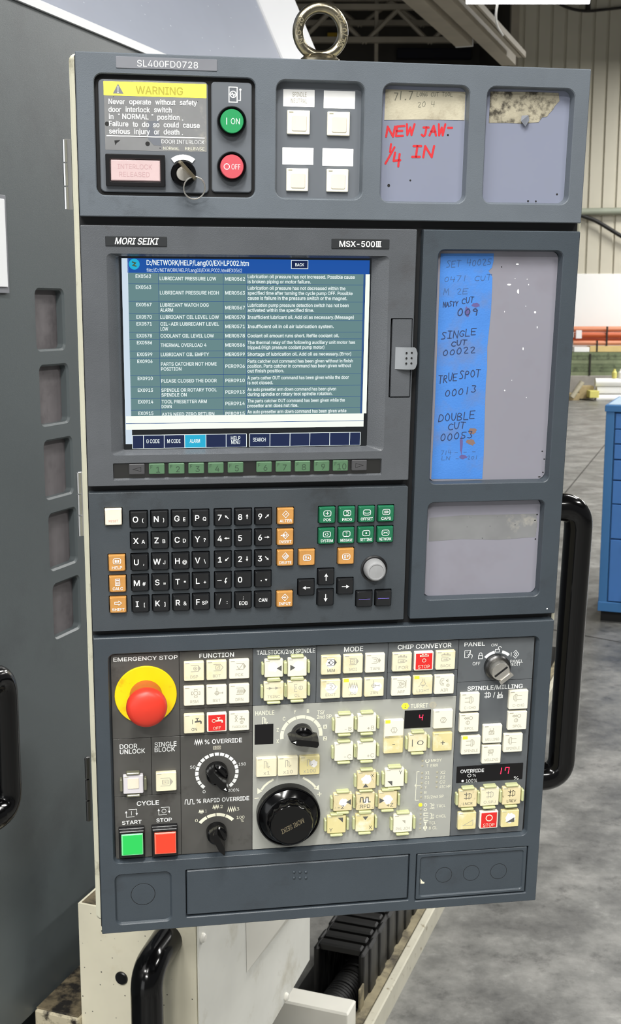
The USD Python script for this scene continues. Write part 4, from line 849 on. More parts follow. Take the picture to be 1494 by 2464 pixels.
obj('faded_writing', ink.mesh(TZ), 'pencil_ink', tb, smooth=False); ink = Ink()
hand(ink, zF, '714', 270, 360, 1882, 1878, 34, .0006, TZ); hand(ink, zF, '- - -', 380, 560, 1880, 1870, 30, .0006, TZ); hand(ink, zF, 'LN', 275, 350, 1926, 1922, 30, .0006, TZ); hand(ink, zF, '-- 201', 390, 580, 1926, 1914, 28, .0006, TZ)
obj('faded_writing', ink.mesh(TZ), 'pencil_ink', tb, smooth=False)
def blot(z, x, y, a, b, n=16, w=TZ): return [z.p(x + a * math.cos(t) * rnd.uniform(.65, 1.1), y + b * math.sin(t) * rnd.uniform(.65, 1.1), w) for t in np.linspace(0, 6.283, n + 1)[:-1]]
for bq in ((490, 715, 24, 48), (560, 660, 34, 22), (440, 1800, 14, 80), (455, 1900, 34, 22)): obj('ink_stain', Ink().poly(blot(zF, *bq)).mesh(TZ - .00002), 'tape_stain', tb, smooth=False)
for bq in ((530, 1690, 40, 34), (520, 1780, 40, 30)): obj('brown_stain', Ink().poly(blot(zF, *bq)).mesh(TZ - .00003), 'tape_stain_brown', tb, smooth=False)
tc = Thing('masking_tape', 'cream masking tape with a faint pencil note above the red writing', 'tape', o=CO, A=CA)
obj('strip', sheet([zB.p(*p, FL) for p in ((531, 278), (700, 276), (891, 279), (896, 152), (760, 147), (537, 140))], FL, FL + .0003), 'tape_cream', tc, smooth=False)
ink = Ink(); hand(ink, zB, '71.7', 572, 660, 188, 184, 34, .0009, TZ); hand(ink, zB, 'LONG CUT TOOL', 676, 840, 172, 172, 18, .0005, TZ); hand(ink, zB, '20 4', 678, 760, 220, 216, 24, .0005, TZ); obj('pencil_note', ink.mesh(TZ), 'scribble_grey', tc, smooth=False)
td = Thing('masking_tape', 'torn dirty masking tape with a peeling flap on the bare board', 'tape', o=CO, A=CA)
obj('strip', sheet([zB.p(*p, FL) for p in ((1001, 290), (1080, 290), (1160, 295), (1190, 290), (1224, 288), (1240, 266), (1262, 262), (1272, 248), (1288, 232), (1298, 214), (1318, 192), (1314, 156), (1200, 152), (1008, 150))], FL, FL + .0003), 'tape_dirty', td, smooth=False)
V = np.array([(*zB.p(1148, 258, FL), FL + .0004), (*zB.p(1178, 256, FL), FL + .0006), (*zB.p(1176, 282, FL), FL + .0042), (*zB.p(1160, 308, FL), FL + .0030), (*zB.p(1140, 284, FL), FL + .0034)])
obj('peeled_flap', (np.vstack([V, V - [0, 0, .0002]]), np.array([(0, 4, 1), (4, 3, 1), (3, 2, 1), (5, 6, 9), (9, 6, 8), (8, 6, 7)])), 'label_patch', td, smooth=False)

# ------------------------------------------------------------------ operation panel
U_ = lambda x, y: PL(x, y)[0]
V_ = lambda x, y: PL(x, y)[1]
ox0, ox1 = U_(267.5, 1820), U_(1282.5, 1770)
oy1 = (V_(280, 1572) + V_(1280, 1534.5)) / 2; oy0 = (V_(290, 2076.5) + V_(1250, 2011.5)) / 2
op = ((ox0 + ox1) / 2, (oy0 + oy1) / 2, ox1 - ox0, oy1 - oy0)
lr = zO.r(209, 566, 272, 588); fl = (0, 0, 0, 0)
fx0, fx1 = zO.p(660, 400)[0], zP.p(984.5, 2110)[0]
fy1 = (zP.p(455, 2093)[1] + zP.p(975, 2057)[1]) / 2; fy0 = (zP.p(455, 2208)[1] + zP.p(975, 2166)[1]) / 2
fl = ((fx0 + fx1) / 2, (fy0 + fy1) / 2, fx1 - fx0, fy1 - fy0)
bx0, bx1 = zQ.p(865, 220)[0], zQ.p(1391, 190)[0]; by1 = (zQ.p(870, 107)[1] + zQ.p(1385, 74)[1]) / 2; by0 = (zQ.p(870, 328)[1] + zQ.p(1380, 294)[1]) / 2
bxr = ((bx0 + bx1) / 2, (by0 + by1) / 2, bx1 - bx0, by1 - by0)
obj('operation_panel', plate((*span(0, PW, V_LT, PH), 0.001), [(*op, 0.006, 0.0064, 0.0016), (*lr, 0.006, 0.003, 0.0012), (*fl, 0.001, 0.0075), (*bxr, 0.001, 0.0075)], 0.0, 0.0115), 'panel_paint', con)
OZ = -0.0050
obj('operation_tray', slab(op[0], op[1], op[2] - .0004, op[3] - .0004, -.0100, -.0060, r=.005, c=.0002), 'black_gap', con, 'black ground behind the section plates')
# section plates: (material, left, right, top, bottom) by edges
X0, X9 = ox0 + .0018, ox1 - .0030
xa = (U_(433.3, 1650) + U_(434.6, 1900)) / 2; xb = (U_(608.8, 1600) + U_(609.3, 1900)) / 2; xc = U_(763, 1625); xd = U_(935, 1610); xe = (U_(1104.5, 1580) + U_(1090, 1950)) / 2; xm = U_(365, 1850)
YT, YB = oy1 - .0018, oy0 + .0022
y_es = (V_(275, 1784) + V_(433, 1776)) / 2; y_cy = (V_(276, 1923.5) + V_(434, 1914.5)) / 2; y_f = (V_(436, 1711.5) + V_(608, 1702.8)) / 2; y_fo = (V_(436, 1776) + V_(608, 1766.5)) / 2
y_t = (V_(611, 1702) + V_(1098, 1680.5)) / 2; y_c = (V_(937, 1623) + V_(1102, 1617)) / 2; y_p = (V_(1103, 1646.6) + V_(1278, 1638)) / 2
G = .00045
SEC = [('section_dark', X0, xa, y_es, YT), ('section_dark', X0, xm, y_cy, y_es), ('section_dark', xm, xa, y_cy, y_es), ('section_dark', X0, xa, YB, y_cy), ('section_dark', xa, xb, y_f, YT), ('section_dark', xa, xb, y_fo, y_f), ('section_dark', xa, xb, YB, y_fo),
       ('section_slate', xb, xc, y_t, YT), ('section_slate', xc, xd, y_t, YT), ('section_slate', xd, xe, y_c, YT), ('section_slate', xd, xe, y_t, y_c), ('section_light', xb, xe, YB, y_t), ('section_slate', xe, X9, y_p, YT), ('section_slate', xe, X9, YB, y_p)]
for m, a, b, c, d in SEC:
    obj('section_plate', slab((a + b) / 2, (c + d) / 2, b - a - G, d - c - G, OZ - .0013, OZ, r=.0004, c=.0001, n=1), m, con, {'section_dark': None, 'section_slate': 'slate grey section plate', 'section_light': 'light grey section plate of the jog keys'}[m], smooth=False)
# printed words
PZ = OZ + .00004
def prt(label, texts=(), icons=(), m='white_ink', extra=None):
    ink = Ink()
    for z, t, l, r, y, h, *o in texts: z.t(ink, t, l, r, y, h, OZ, y2=o[0] if o and o[0] else None, bold=(h > 31) or (len(o) > 1 and bool(o[1])))
    for z, nm, x, y, s, w in icons: icon(ink, nm, *z.p(x, y, OZ), s, w)
    if extra: extra(ink)
    obj('panel_print', ink.mesh(PZ), m, con, label, smooth=False)
prt('printed words EMERGENCY STOP', [(zI, 'EMERGENCY STOP', 128, 737, 187, 36, 160)])
prt('printed word FUNCTION', [(zI, 'FUNCTION', 942, 1270, 150, 40, 137)])
prt('printed words TAILSTOCK/2nd SPINDLE', [(zJ, 'TAILSTOCK/2nd SPINDLE', 112, 678, 122, 40, 103)])
prt('printed word MODE', [(zJ, 'MODE', 960, 1145, 88, 44, None, True)])
prt('printed words CHIP CONVEYOR', [(zK, 'CHIP CONVEYOR', 103, 598, 140, 40, 126, True)])
def _arcs(ink):
    p = zK.p(1020, 330, OZ); kk = abs(zK.p(1120, 330, OZ)[0] - p[0]) / 100; ink.ring(p[0], p[1], 150 * kk, 26 * kk, 102, 140); ink.ring(p[0], p[1], 150 * kk, 26 * kk, 48, 76)
prt('printed scale and signs of the panel lock', [(zK, 'PANEL', 717, 908, 118, 34, 110), (zK, 'ON', 965, 1020, 122, 24), (zK, 'OFF', 793, 862, 294, 28), (zK, 'PANEL', 1140, 1257, 272, 28), (zK, '/EDIT', 1140, 1234, 300, 28)],
    [(zK, nm, x, y, s, .0006) for x, y, nm, s in ((757, 205, 'hand', .0042), (866, 222, 'lock', .0036), (1022, 162, 'unlock', .0034), (1182, 208, 'edit_key', .0043))], extra=_arcs)
prt('printed words SPINDLE/MILLING and signs', [(zK, 'SPINDLE/MILLING', 745, 1254, 523, 38, 502, True), (zK, '/', 982, 1000, 580, 40, None, True)], [(zK, 'spin_in', 932, 583, .0040, .0008), (zK, 'mill_u', 1045, 588, .0044, .0008)])
prt('printed words DOOR UNLOCK', [(zI, 'DOOR', 188, 355, 1008, 42, 1003), (zI, 'UNLOCK', 190, 428, 1058, 42, 1048)])
prt('printed words SINGLE BLOCK', [(zI, 'SINGLE', 518, 726, 990, 42, 980), (zI, 'BLOCK', 518, 712, 1038, 42, 1030)])
prt('printed words % OVERRIDE', [(zI, '% OVERRIDE', 992, 1345, 965, 40, 945)], [(zI, 'jog', 935, 968, .0040, .0007)])
prt('printed words CYCLE, START and STOP', [(zL, 'CYCLE', 332, 532, 572, 38, 564), (zL, 'START', 200, 376, 746, 32, 738, True), (zL, 'STOP', 508, 648, 724, 32, 718, True)], [(zL, 'cycle_start', 285, 660, .0058, .00045), (zL, 'cycle_stop', 577, 640, .0058, .00045)])
prt('printed words % RAPID OVERRIDE', [(zL, '% RAPID OVERRIDE', 870, 1342, 551, 36, 525)], [(zL, 'wavy', 810, 558, .0050, .0007)])
# scales of the dials
def scale(ink, z, cx, cy, r0, r1, a0, a1, n, gap=3.0, ry=1.0):
    c = z.p(cx, cy, OZ); k = abs(z.p(cx + 100, cy, OZ)[0] - c[0]) / 100
    for i in range(n):
        b0 = a0 + (a1 - a0) * i / n; b1 = a0 + (a1 - a0) * (i + 1) / n; g = gap / 2 * (1 if b1 > b0 else -1)
        ink.ring(c[0], c[1], (r0 + r1) / 2 * k, (r1 - r0) * k, b0 + g, b1 - g)
prt('printed dial scale numbered 0 to 200 %', [(zL, t, l, r, y, 26) for t, l, r, y in (('50', 812, 860, 246), ('0', 925, 950, 466), ('150', 1247, 1312, 218), ('200%', 1153, 1252, 452))], extra=lambda ink: scale(ink, zL, 1053, 295, 165, 195, -52, 232, 19, 3))
prt('cream printed scale of the rapid override switch', [(zL, t, l, r, y, 26) for t, l, r, y in (('0', 857, 881, 725), ('1', 949, 960, 640), ('2', 1083, 1105, 600), ('3', 1230, 1253, 622), ('100', 1230, 1300, 696), ('%', 1268, 1292, 726))], [(zL, 'jog', 912, 646, .0024, .0006), (zL, 'jog', 1043, 604, .0032, .0006), (zL, 'jog', 1185, 624, .0042, .0006)], 'cream_ink', lambda ink: scale(ink, zL, 1053, 850, 180, 210, 42, 142, 4, 2))
prt('cream printed scale and letters of the handle axis switch', [(zJ, 'HANDLE', 97, 283, 708, 40)] + [(zJ, t, l, r, y, 34) for t, l, r, y in (('X', 303, 326, 983), ('Z', 305, 326, 873), ('C', 365, 390, 765), ('Y', 471, 494, 698), ('B', 598, 622, 692))] + [(zJ, 'TS/', 700, 768, 702, 36), (zJ, '2nd SP', 696, 838, 744, 36)], [(zJ, 'pulse', 190, 785, .0040, .0008)], 'cream_ink', lambda ink: scale(ink, zJ, 545, 925, 172, 206, -6, 190, 7, 2))
prt('cream printed word TURRET', [(zK, 'TURRET', 222, 382, 682, 38, None, True)], m='cream_ink')
def _st(ink):
    c = zN.p(376, 194, OZ); ink.ring(*c, .0019, .0008, -230, 50)
    ink.line([zN.p(303, 293, OZ), zN.p(280, 295, OZ), zN.p(264, 557, OZ), zN.p(296, 556, OZ)], .0006); ink.disc(*zN.p(270, 422, OZ), .0013); ink.line([zN.p(270, 422, OZ), zN.p(318, 420, OZ)], .0005)
    for x, y in ((358, 600), (357, 643)): ink.ring(*zN.p(x, y, OZ), .0014, .0007)
    for x, y in ((430, 600), (430, 630), (426, 692), (426, 720)): ink.ring(*zN.p(x, y, OZ), .0010, .0005)
    for y in (614, 704): ink.line([zN.p(398, y - 26, OZ), zN.p(412, y - 26, OZ), zN.p(410, y + 24, OZ), zN.p(396, y + 24, OZ)], .0005)
    for x, y in ((362, 688), (362, 732)): ink.line([zN.p(x + 22, y - 12, OZ), zN.p(x - 18, y - 12, OZ), zN.p(x - 18, y + 12, OZ), zN.p(x + 22, y + 12, OZ)], .0009)
    ink.poly([zN.p(*p_, OZ) for p_ in ((338, 756), (378, 754), (362, 770), (362, 786), (352, 786), (352, 770))]); ink.disc(*zN.p(355, 810, OZ), .0022); ink.rect(zN.p(350, 830, OZ)[0], zN.p(360, 830, OZ)[0], zN.p(355, 838, OZ)[1], zN.p(355, 790, OZ)[1])
prt('cream printed list of the status lamps', [(zN, t, l, r, y, 26, y - 3) for t, l, r, y in (('MRDY', 410, 508, 190), ('ERR', 406, 474, 238), ('?', 368, 384, 240), ('X1', 357, 396, 306), ('Z1', 355, 395, 350), ('C1', 353, 393, 397), ('Y', 351, 370, 440), ('B', 348, 368, 486), ('TS/2nd SP', 346, 526, 526), ('X2', 495, 540, 302), ('Z2', 492, 538, 346), ('C2', 490, 540, 390), ('ATC HP', 487, 587, 433), ('TRCL', 460, 543, 611), ('CHCL', 456, 548, 705), ('TCL', 392, 455, 768), ('B CL', 390, 466, 813))], m='cream_ink', extra=_st)
for lab, L1, L2, A2, L3 in (('minus', ((275, 385), (225, 415), (185, 450), (155, 490)), ((118, 528), (118, 470), (165, 500)), ((90, 570), (130, 566)), None), ('plus', ((560, 368), (610, 395), (655, 430), (690, 470)), ((714, 490), (716, 438), (664, 474)), ((700, 530), (742, 526)), ((721, 506), (721, 550)))):
    def _ar(ink):
        ink.line([zM.p(*q_, OZ) for q_ in L1], .0022); ink.poly([zM.p(*q_, OZ) for q_ in L2]); ink.line([zM.p(*q_, OZ) for q_ in A2], .0008)
        if L3: ink.line([zM.p(*q_, OZ) for q_ in L3], .0008)
    prt('cream printed %s arrow beside the handwheel' % lab, m='cream_ink', extra=_ar)
for t, x, y in (('X', 776, 842), ('Z', 775, 956)):
    q = zJ.p(x, y, OZ); b = obj('axis_tile', slab(q[0], q[1], .0037, .0042, OZ - .0002, OZ + .0001, r=.0002, c=.00005, n=1), 'cream_ink', con, smooth=False); obj('lettering', Ink().text(t, q[0], q[1], .003).mesh(OZ + .00012), 'dark_ink', b, smooth=False)
q = zL.p(1053, 71, OZ); b = obj('scale_tile', slab(q[0], q[1], .0078, .0040, OZ - .0002, OZ + .0001, r=.0002, c=.00005, n=1), 'grey_ink', con, 'grey tile numbered 100 above the override dial', smooth=False); obj('lettering', Ink().text('100', q[0], q[1], .0027, .0068).mesh(OZ + .00012), 'section_dark', b, smooth=False)
# indicator dots of the status list
for x, y in ((332, 195), (330, 240), (327, 306), (325, 350), (323, 398), (321, 441), (319, 487), (318, 530), (467, 300), (464, 344), (462, 390), (461, 435), (316, 642), (315, 687), (313, 732), (311, 775), (309, 820)):
    obj('status_lamp', lathe([(.0013, OZ - .0004), (.0012, OZ + .0002), (0, OZ + .0004)], *zN.p(x, y, OZ), n=12), 'indicator_off', con)
obj('status_lamp', lathe([(.0022, OZ - .0004), (.002, OZ + .0003), (0, OZ + .0006)], *zN.p(312, 600, OZ), n=14), 'indicator_lit', con, 'lit yellow status lamp')
# turret signs
for x, y, m, lab in ((172, 686, 'indicator_lit', 'lit yellow hexagon lamp'), (427, 674, 'grey_ink', 'dark hexagon lamp')):
    c = zK.p(x, y, OZ); h6 = [(c[0] + .0042 * math.cos(a), c[1] + .0038 * math.sin(a)) for a in np.radians(np.arange(0, 360, 60))]
    b = obj('turret_lamp', extr(h6, OZ - .0002, OZ + .0002), m, con, lab, smooth=False)
    obj('lettering', Ink().text('1' if x < 300 else '2', c[0], c[1], .0034).mesh(OZ + .00022), 'dark_ink' if x < 300 else 'section_light', b, smooth=False)

# ---- push buttons
BT = OZ + 0.0044
def button(q, mat_='button_cream', txt=None, ic=None, lit=False, guard=None, lab='', ls=(0, .15), lmat='grey_ink', isz=.24, th=.15, tx=None, ty=-.28, iw=.028, rim=None, size=None, wear=None):
    cx, cy, s = q[0], q[1], size or (q[2] + q[3]) / 2
    k = obj('push_button', slab(cx, cy, s, s, OZ - .0008, BT, r=.0011, c=.0007), mat_, con, lab or None)
    if rim: obj('face', slab(cx, cy, s * .86, s * .86, BT - .0004, BT + .0002, r=.0004, c=.0002), rim, k)
    zt = BT + (.0003 if rim else .00002)
    if not rim: obj('indicator', slab(cx - s * .33, cy + s * .43, s * (.26 if lit else .2), s * (.16 if lit else .04), BT - .0006, BT + .00004, r=.0001, c=.00003, n=1), 'indicator_lit' if lit else 'indicator_off', k, smooth=False)
    if wear: obj('worn_spot', Ink().poly([(cx + (wear[0] + wear[2] * rnd.uniform(.8, 1.15) * math.cos(t)) * s, cy + (wear[1] + wear[2] * rnd.uniform(.8, 1.15) * math.sin(t)) * s) for t in np.linspace(0, 6.283, 19)[:-1]]).mesh(BT - .00003), 'worn_white', k, 'white worn spot', smooth=False)
    ink = Ink()
    if ic: icon(ink, ic, cx + ls[0] * s, cy + ls[1] * s, s * isz, s * iw)
    if txt: ink.text(txt, cx + (tx or 0) * s, cy + ty * s, s * th, s * min(.72, th * .86 * len(txt)) if len(txt) > 1 else None)
    if ink: obj('legend', ink.mesh(zt), lmat, k, smooth=False)
    if guard:
        for dx, dy in ((0, .60), (0, -.60), (.60, 0), (-.60, 0)):
            w, h = (s * .68, s * .13) if dx == 0 else (s * .13, s * .68)
            obj('guard_lug', slab(cx + dx * s, cy + dy * s, w, h, OZ - .0003, OZ + .0058, r=s * .06, c=.0008), guard, k)
    return k
# function group
for l, r, t, b, tx_, ic, m in ((800, 985, 207, 390, 'DSP', 'dsp', 'button_cream'), (1013, 1199, 197, 380, 'BDT', 'bdt', 'button_cream'), (1228, 1413, 187, 370, 'PCK', 'pck', 'button_white'), (798, 987, 440, 625, 'RSM', 'rsm', 'button_white'), (1013, 1199, 430, 613, 'RST', 'rst', 'button_white'), (1228, 1413, 420, 603, 'DRN', 'drn', 'button_white')):
    button(zI.r(l, r, t, b, BT), m, tx_, ic, lab='cream %s button' % tx_, ls=(.08, .16))
button(zI.r(800, 987, 703, 887, BT), 'button_cream', 'ON', 'coolant_on', lab='cream coolant ON button', lmat='dark_ink', ls=(.08, .12))
button(zI.r(1017, 1199, 693, 873, BT), 'button_rim', 'OFF', 'coolant_off', lab='red coolant OFF button', rim='button_red', lmat='cream_ink', ls=(0, .12))
button(zI.r(1228, 1411, 680, 862, BT), 'button_white', 'THROUGH', 'through', lab='white through-coolant button', ls=(0, .14), th=.13)
# tailstock group
gk = 'guard_plastic'
button(zJ.r(190, 367, 190, 365, BT), 'button_white', None, 'tri_l', guard=gk, wear=(-.05, .08, .30), lab='tailstock minus button with a left triangle', lmat='dark_ink', ls=(.28, 0), isz=.15)
button(zJ.r(415, 598, 178, 355, BT), 'button_white', None, 'tri_r', guard=gk, wear=(.08, .08, .30), lab='tailstock plus button with a right triangle', lmat='dark_ink', ls=(-.24, 0), isz=.15)
button(zJ.r(183, 372, 408, 592, BT), 'button_cream', 'TSINC', 'sync', guard=gk, lab='cream TSINC button', ls=(0, .18), isz=.36)
button(zJ.r(412, 597, 395, 577, BT), 'button_cream', 'CL', 'clamp', guard=gk, lab='cream CL button', ls=(.05, .12))
# mode group
for l, r, t, b, tx_, ic, m, li in ((743, 927, 153, 340, 'MEM', 'mem', 'button_cream', 0), (958, 1141, 143, 327, 'MDI', 'mdi', 'button_cream', 0), (1170, 1357, 135, 318, 'TAPE', 'tape', 'button_white', 0), (738, 922, 388, 573, 'EDIT', 'edit', 'button_cream', 0), (950, 1134, 378, 562, 'JOG', 'jog', 'button_cream', 1), (1162, 1345, 370, 552, 'ZRN', 'zrn', 'button_cream', 0)):
    button(zJ.r(l, r, t, b, BT), m, tx_, ic, lit=li, wear={'MEM': (-.02, .12, .26), 'EDIT': (.02, .06, .30), 'ZRN': (.15, .05, .24), 'JOG': (.08, -.05, .24)}.get(tx_), lab='cream %s mode button' % tx_, ls=(.03, .15), lmat='dark_ink' if ic == 'mem' else 'grey_ink')
# axis jog B, C
for l, r, t, b, tx_ in ((875, 1055, 735, 905, '-B'), (1092, 1275, 725, 893, '+B'), (868, 1050, 1003, 1175, '-C'), (1090, 1272, 993, 1163, '+C')):
    button(zJ.r(l, r, t, b, BT), 'button_white', tx_.replace('-', '–') if 0 else tx_, None, guard=gk, lab='%s axis jog button' % tx_, tx=.20, ty=-.26, th=.22)
for l, r, t, b, tx_, m in ((113, 302, 175, 367, 'x1', 'button_cream'), (322, 510, 165, 355, 'x10', 'button_cream'), (533, 720, 157, 345, 'x100', 'button_yellow')):
    button(zM.r(l, r, t, b, BT), m, tx_, 'pulse', wear=(.18, .10, .20) if tx_ == 'x100' else None, lab='cream %s step button' % tx_, th=.18, isz=.2)
# chip conveyor
for l, r, t, b, tx_, ic, m, li in ((57, 232, 197, 367, '| FOR', 'fwd', 'button_cream', 0), (457, 634, 180, 350, 'BACK', 'back', 'button_cream', 0), (48, 223, 420, 592, 'ARF', 'arf', 'button_white', 0), (247, 424, 410, 580, 'LIGHT', 'bulb', 'button_cream', 1), (443, 623, 403, 575, 'AIR', 'air', 'button_white', 0)):
    button(zK.r(l, r, t, b, BT), m, tx_, ic, lit=li, lab='cream %s button' % tx_.replace('| ', ''), ls=(0, .14))
button(zK.r(257, 433, 188, 358, BT), 'button_rim', 'STOP', 'stopc', lab='red conveyor STOP button', rim='button_red', lmat='cream_ink', ls=(0, .16), th=.18)
# turret
q = zK.r(435, 612, 725, 893, BT); S0 = (q[2] + q[3]) / 2
button(q, 'button_white', '2', 'hex', lab='turret button with hexagon 2', ty=-.03, th=.2, ls=(0, -.03), isz=.20)
c = PL(948.2, 1755.5, BT); button((c[0], c[1], S0, S0), 'button_white', '1', 'hex', lit=1, lab='turret button with hexagon 1', ty=-.03, th=.2, ls=(0, -.03), isz=.20)
c = PL(947, 1791, BT); button((c[0], c[1], S0, S0), 'button_yellow', '-', None, lab='yellowed turret minus button', ty=0, th=.3, lmat='dark_ink')
button(zK.r(430, 605, 935, 1100, BT), 'button_yellow', '+', None, lab='yellowed turret plus button', ty=0, th=.34, lmat='dark_ink', size=S0)
button(zK.r(205, 370, 940, 1108, BT), 'button_cream', '| O', None, guard=gk, lab='guarded turret start button', ty=0, th=.24, lmat='dark_ink')
tw = zK.r(175, 418, 740, 905, 0)
td_ = Thing('turret_display', 'black turret display showing a red 4', parent=con); obj('window', slab(*tw, OZ - .0013, OZ + .0003, r=.0003, c=.0001, n=1), 'display_black', td_, smooth=False)
def seg(ink, ch, cx, cy, h, w=None):
    """seven-segment digit, slanted"""
    w = w or h * .55; t = h * .13; S = {'a': [(-1, 1), (1, 1)], 'b': [(1, 1), (1, 0)], 'c': [(1, 0), (1, -1)], 'd': [(-1, -1), (1, -1)], 'e': [(-1, 0), (-1, -1)], 'f': [(-1, 1), (-1, 0)], 'g': [(-1, 0), (1, 0)]}
    for k in {'1': 'bc', '4': 'bcfg', '9': 'abcfg', '7': 'abcf'}[ch]:
        (x0, y0), (x1, y1) = S[k]; p = np.array([[cx + x0 * w / 2 + y0 * h * .06, cy + y0 * h / 2], [cx + x1 * w / 2 + y1 * h * .06, cy + y1 * h / 2]]); d = p[1] - p[0]; ink.line([p[0] + d * .1, p[1] - d * .1], t, round_=True)
ink = Ink(); seg(ink, '4', *zK.p(327, 808, 0), .0062); obj('digit', ink.mesh(OZ + .00034), 'led_red', td_, smooth=False)
# spindle / milling
for l, r, t, b, tx_, ic, lab in ((683, 857, 568, 737, 'C-CHG', 'chuck_r', 'C1 change button'), (1130, 1305, 545, 715, 'C-CHG', 'chuck_l', 'C2 change button'), (675, 850, 758, 927, 'SPCL', 'spcl', 'SPCL 1 button'), (1120, 1293, 737, 905, 'SPCL', 'spcl', 'SPCL 2 button'), (892, 1062, 860, 1030, 'MILLING', 'mill_u', 'MILLING 1 button'), (692, 866, 965, 1133, 'SPINDLE', 'chuck_r', 'SPINDLE 1 button, its corner lit'), (1082, 1252, 942, 1112, 'SPINDLE', 'chuck_l', 'SPINDLE 2 button'), (883, 1053, 1048, 1217, 'MILLING', 'mill_d', 'MILLING 2 button')):
    button(zK.r(l, r, t, b, BT), 'button_white', tx_, ic, lit='lit' in lab, lab='white ' + lab, ls=(-.06, .14), isz=.22, th=.14)
ow = zN.r(657, 1268, 249, 400, 0)
od = Thing('override_display', 'black spindle override display showing red 17', parent=con); obj('window', slab(*ow, OZ - .0013, OZ + .0003, r=.0003, c=.0001, n=1), 'display_black', od, smooth=False)
ink = Ink(); seg(ink, '1', *zN.p(1052, 306, 0), .0072); seg(ink, '7', *zN.p(1122, 302, 0), .0072); obj('digits', ink.mesh(OZ + .00034), 'led_red', od, smooth=False)
ink = Ink(); zN.t(ink, 'OVERRIDE', 680, 897, 288, 30, OZ, bold=True, y2=282); zN.t(ink, '%', 793, 822, 326, 26, OZ); zN.t(ink, '100%', 730, 832, 376, 30, OZ); zN.t(ink, '%', 1172, 1216, 350, 30, OZ); ink.ring(*zN.p(762, 328, OZ), .0018, .0006); ink.disc(*zN.p(700, 378, OZ), .0014); obj('lettering', ink.mesh(OZ + .00034), 'white_ink', od, smooth=False)
button(zN.r(665, 835, 465, 622, BT), 'button_worn', 'LNCR', 'spin_in', guard='guard_plastic', lab='worn guarded spindle forward button', lmat='dark_ink')
button(zN.r(868, 1035, 447, 610, BT), 'button_cream', 'O.SPJ', 'spin_in', guard='guard_plastic', lab='guarded spindle jog button', lmat='grey_ink')
button(zN.r(1070, 1236, 437, 598, BT), 'button_worn', 'LREV', 'spin_in', guard='guard_plastic', lab='dirty worn guarded spindle reverse button', lmat='speck_dark')
button(zN.r(660, 825, 672, 828, BT), 'button_yellow', None, 'ramp_line', lab='yellowed button with an open wedge', ls=(.05, -.1), isz=.3)
button(zN.r(862, 1025, 660, 820, BT), 'button_rim', 'STOP', 'ring', lab='red spindle STOP button', rim='button_red', lmat='cream_ink', ls=(0, .13), th=.18, isz=.34, iw=.05)
button(zN.r(1058, 1220, 652, 805, BT), 'button_yellow', None, 'ramp_fill', lab='cream button with a filled wedge', ls=(0, -.05), isz=.26, lmat='dark_ink', wear=(0, .06, .30))
# jog cross
for l, r, t, b, tx_, ic, m, lab, ls in ((1110, 1250, 320, 470, 'X', 'tri_u', 'button_worn', 'worn X jog button with an up triangle', (-.05, -.30)), (862, 1035, 525, 692, '-Z', 'tri_l', 'button_worn', 'worn minus Z jog button with a left triangle', (.30, 0)), (1083, 1252, 513, 685, 'RPD', 'wavy', 'button_worn', 'worn RPD rapid button', (0, .1)),
                                    (1300, 1470, 505, 670, '+Z', 'tri_r', 'button_worn', 'worn plus Z jog button with a right triangle', (-.32, 0)), (800, 975, 742, 910, 'Y', 'tri_dl', 'button_yellow', 'yellowed Y jog button with a corner triangle', (.2, .25)), (1075, 1250, 722, 893, 'X', 'tri_d', 'button_yellow', 'yellowed X jog button with a down triangle', (.02, .28))):
    button(zM.r(l, r, t, b, BT), m, tx_, ic, guard=gk, lab=lab, ls=ls, wear={'tri_u': (0, .05, .27), 'tri_l': (.02, 0, .22), 'tri_r': (.0, .05, .27), 'wavy': (.05, .02, .16)}.get(ic), isz=.15 if ic != 'wavy' else .28, lmat='dark_ink', tx={'X': .3, 'Y': -.3, '-Z': -.1, '+Z': .12}.get(tx_, 0), ty=.26 if (tx_ == 'X' and ic == 'tri_u') else -.28, th=.2, size=S0 * .97, iw=.05 if ic == 'wavy' else .028)
c = PL(949.5, 1872, BT); button((c[0], c[1], S0, S0), 'button_white', 'Y', 'tri_ul2', guard=gk, lab='white Y jog button with a lower corner triangle', ls=(-.22, -.28), isz=.15, lmat='dark_ink', tx=.3, ty=.3, th=.2)
button(zN.r(65, 237, 690, 855, BT), 'button_white', 'PHL JCH', 'tri_ul2', guard=gk, lab='white guarded button near the lower edge of the light plate', ls=(.05, .1), isz=.1, th=.16)
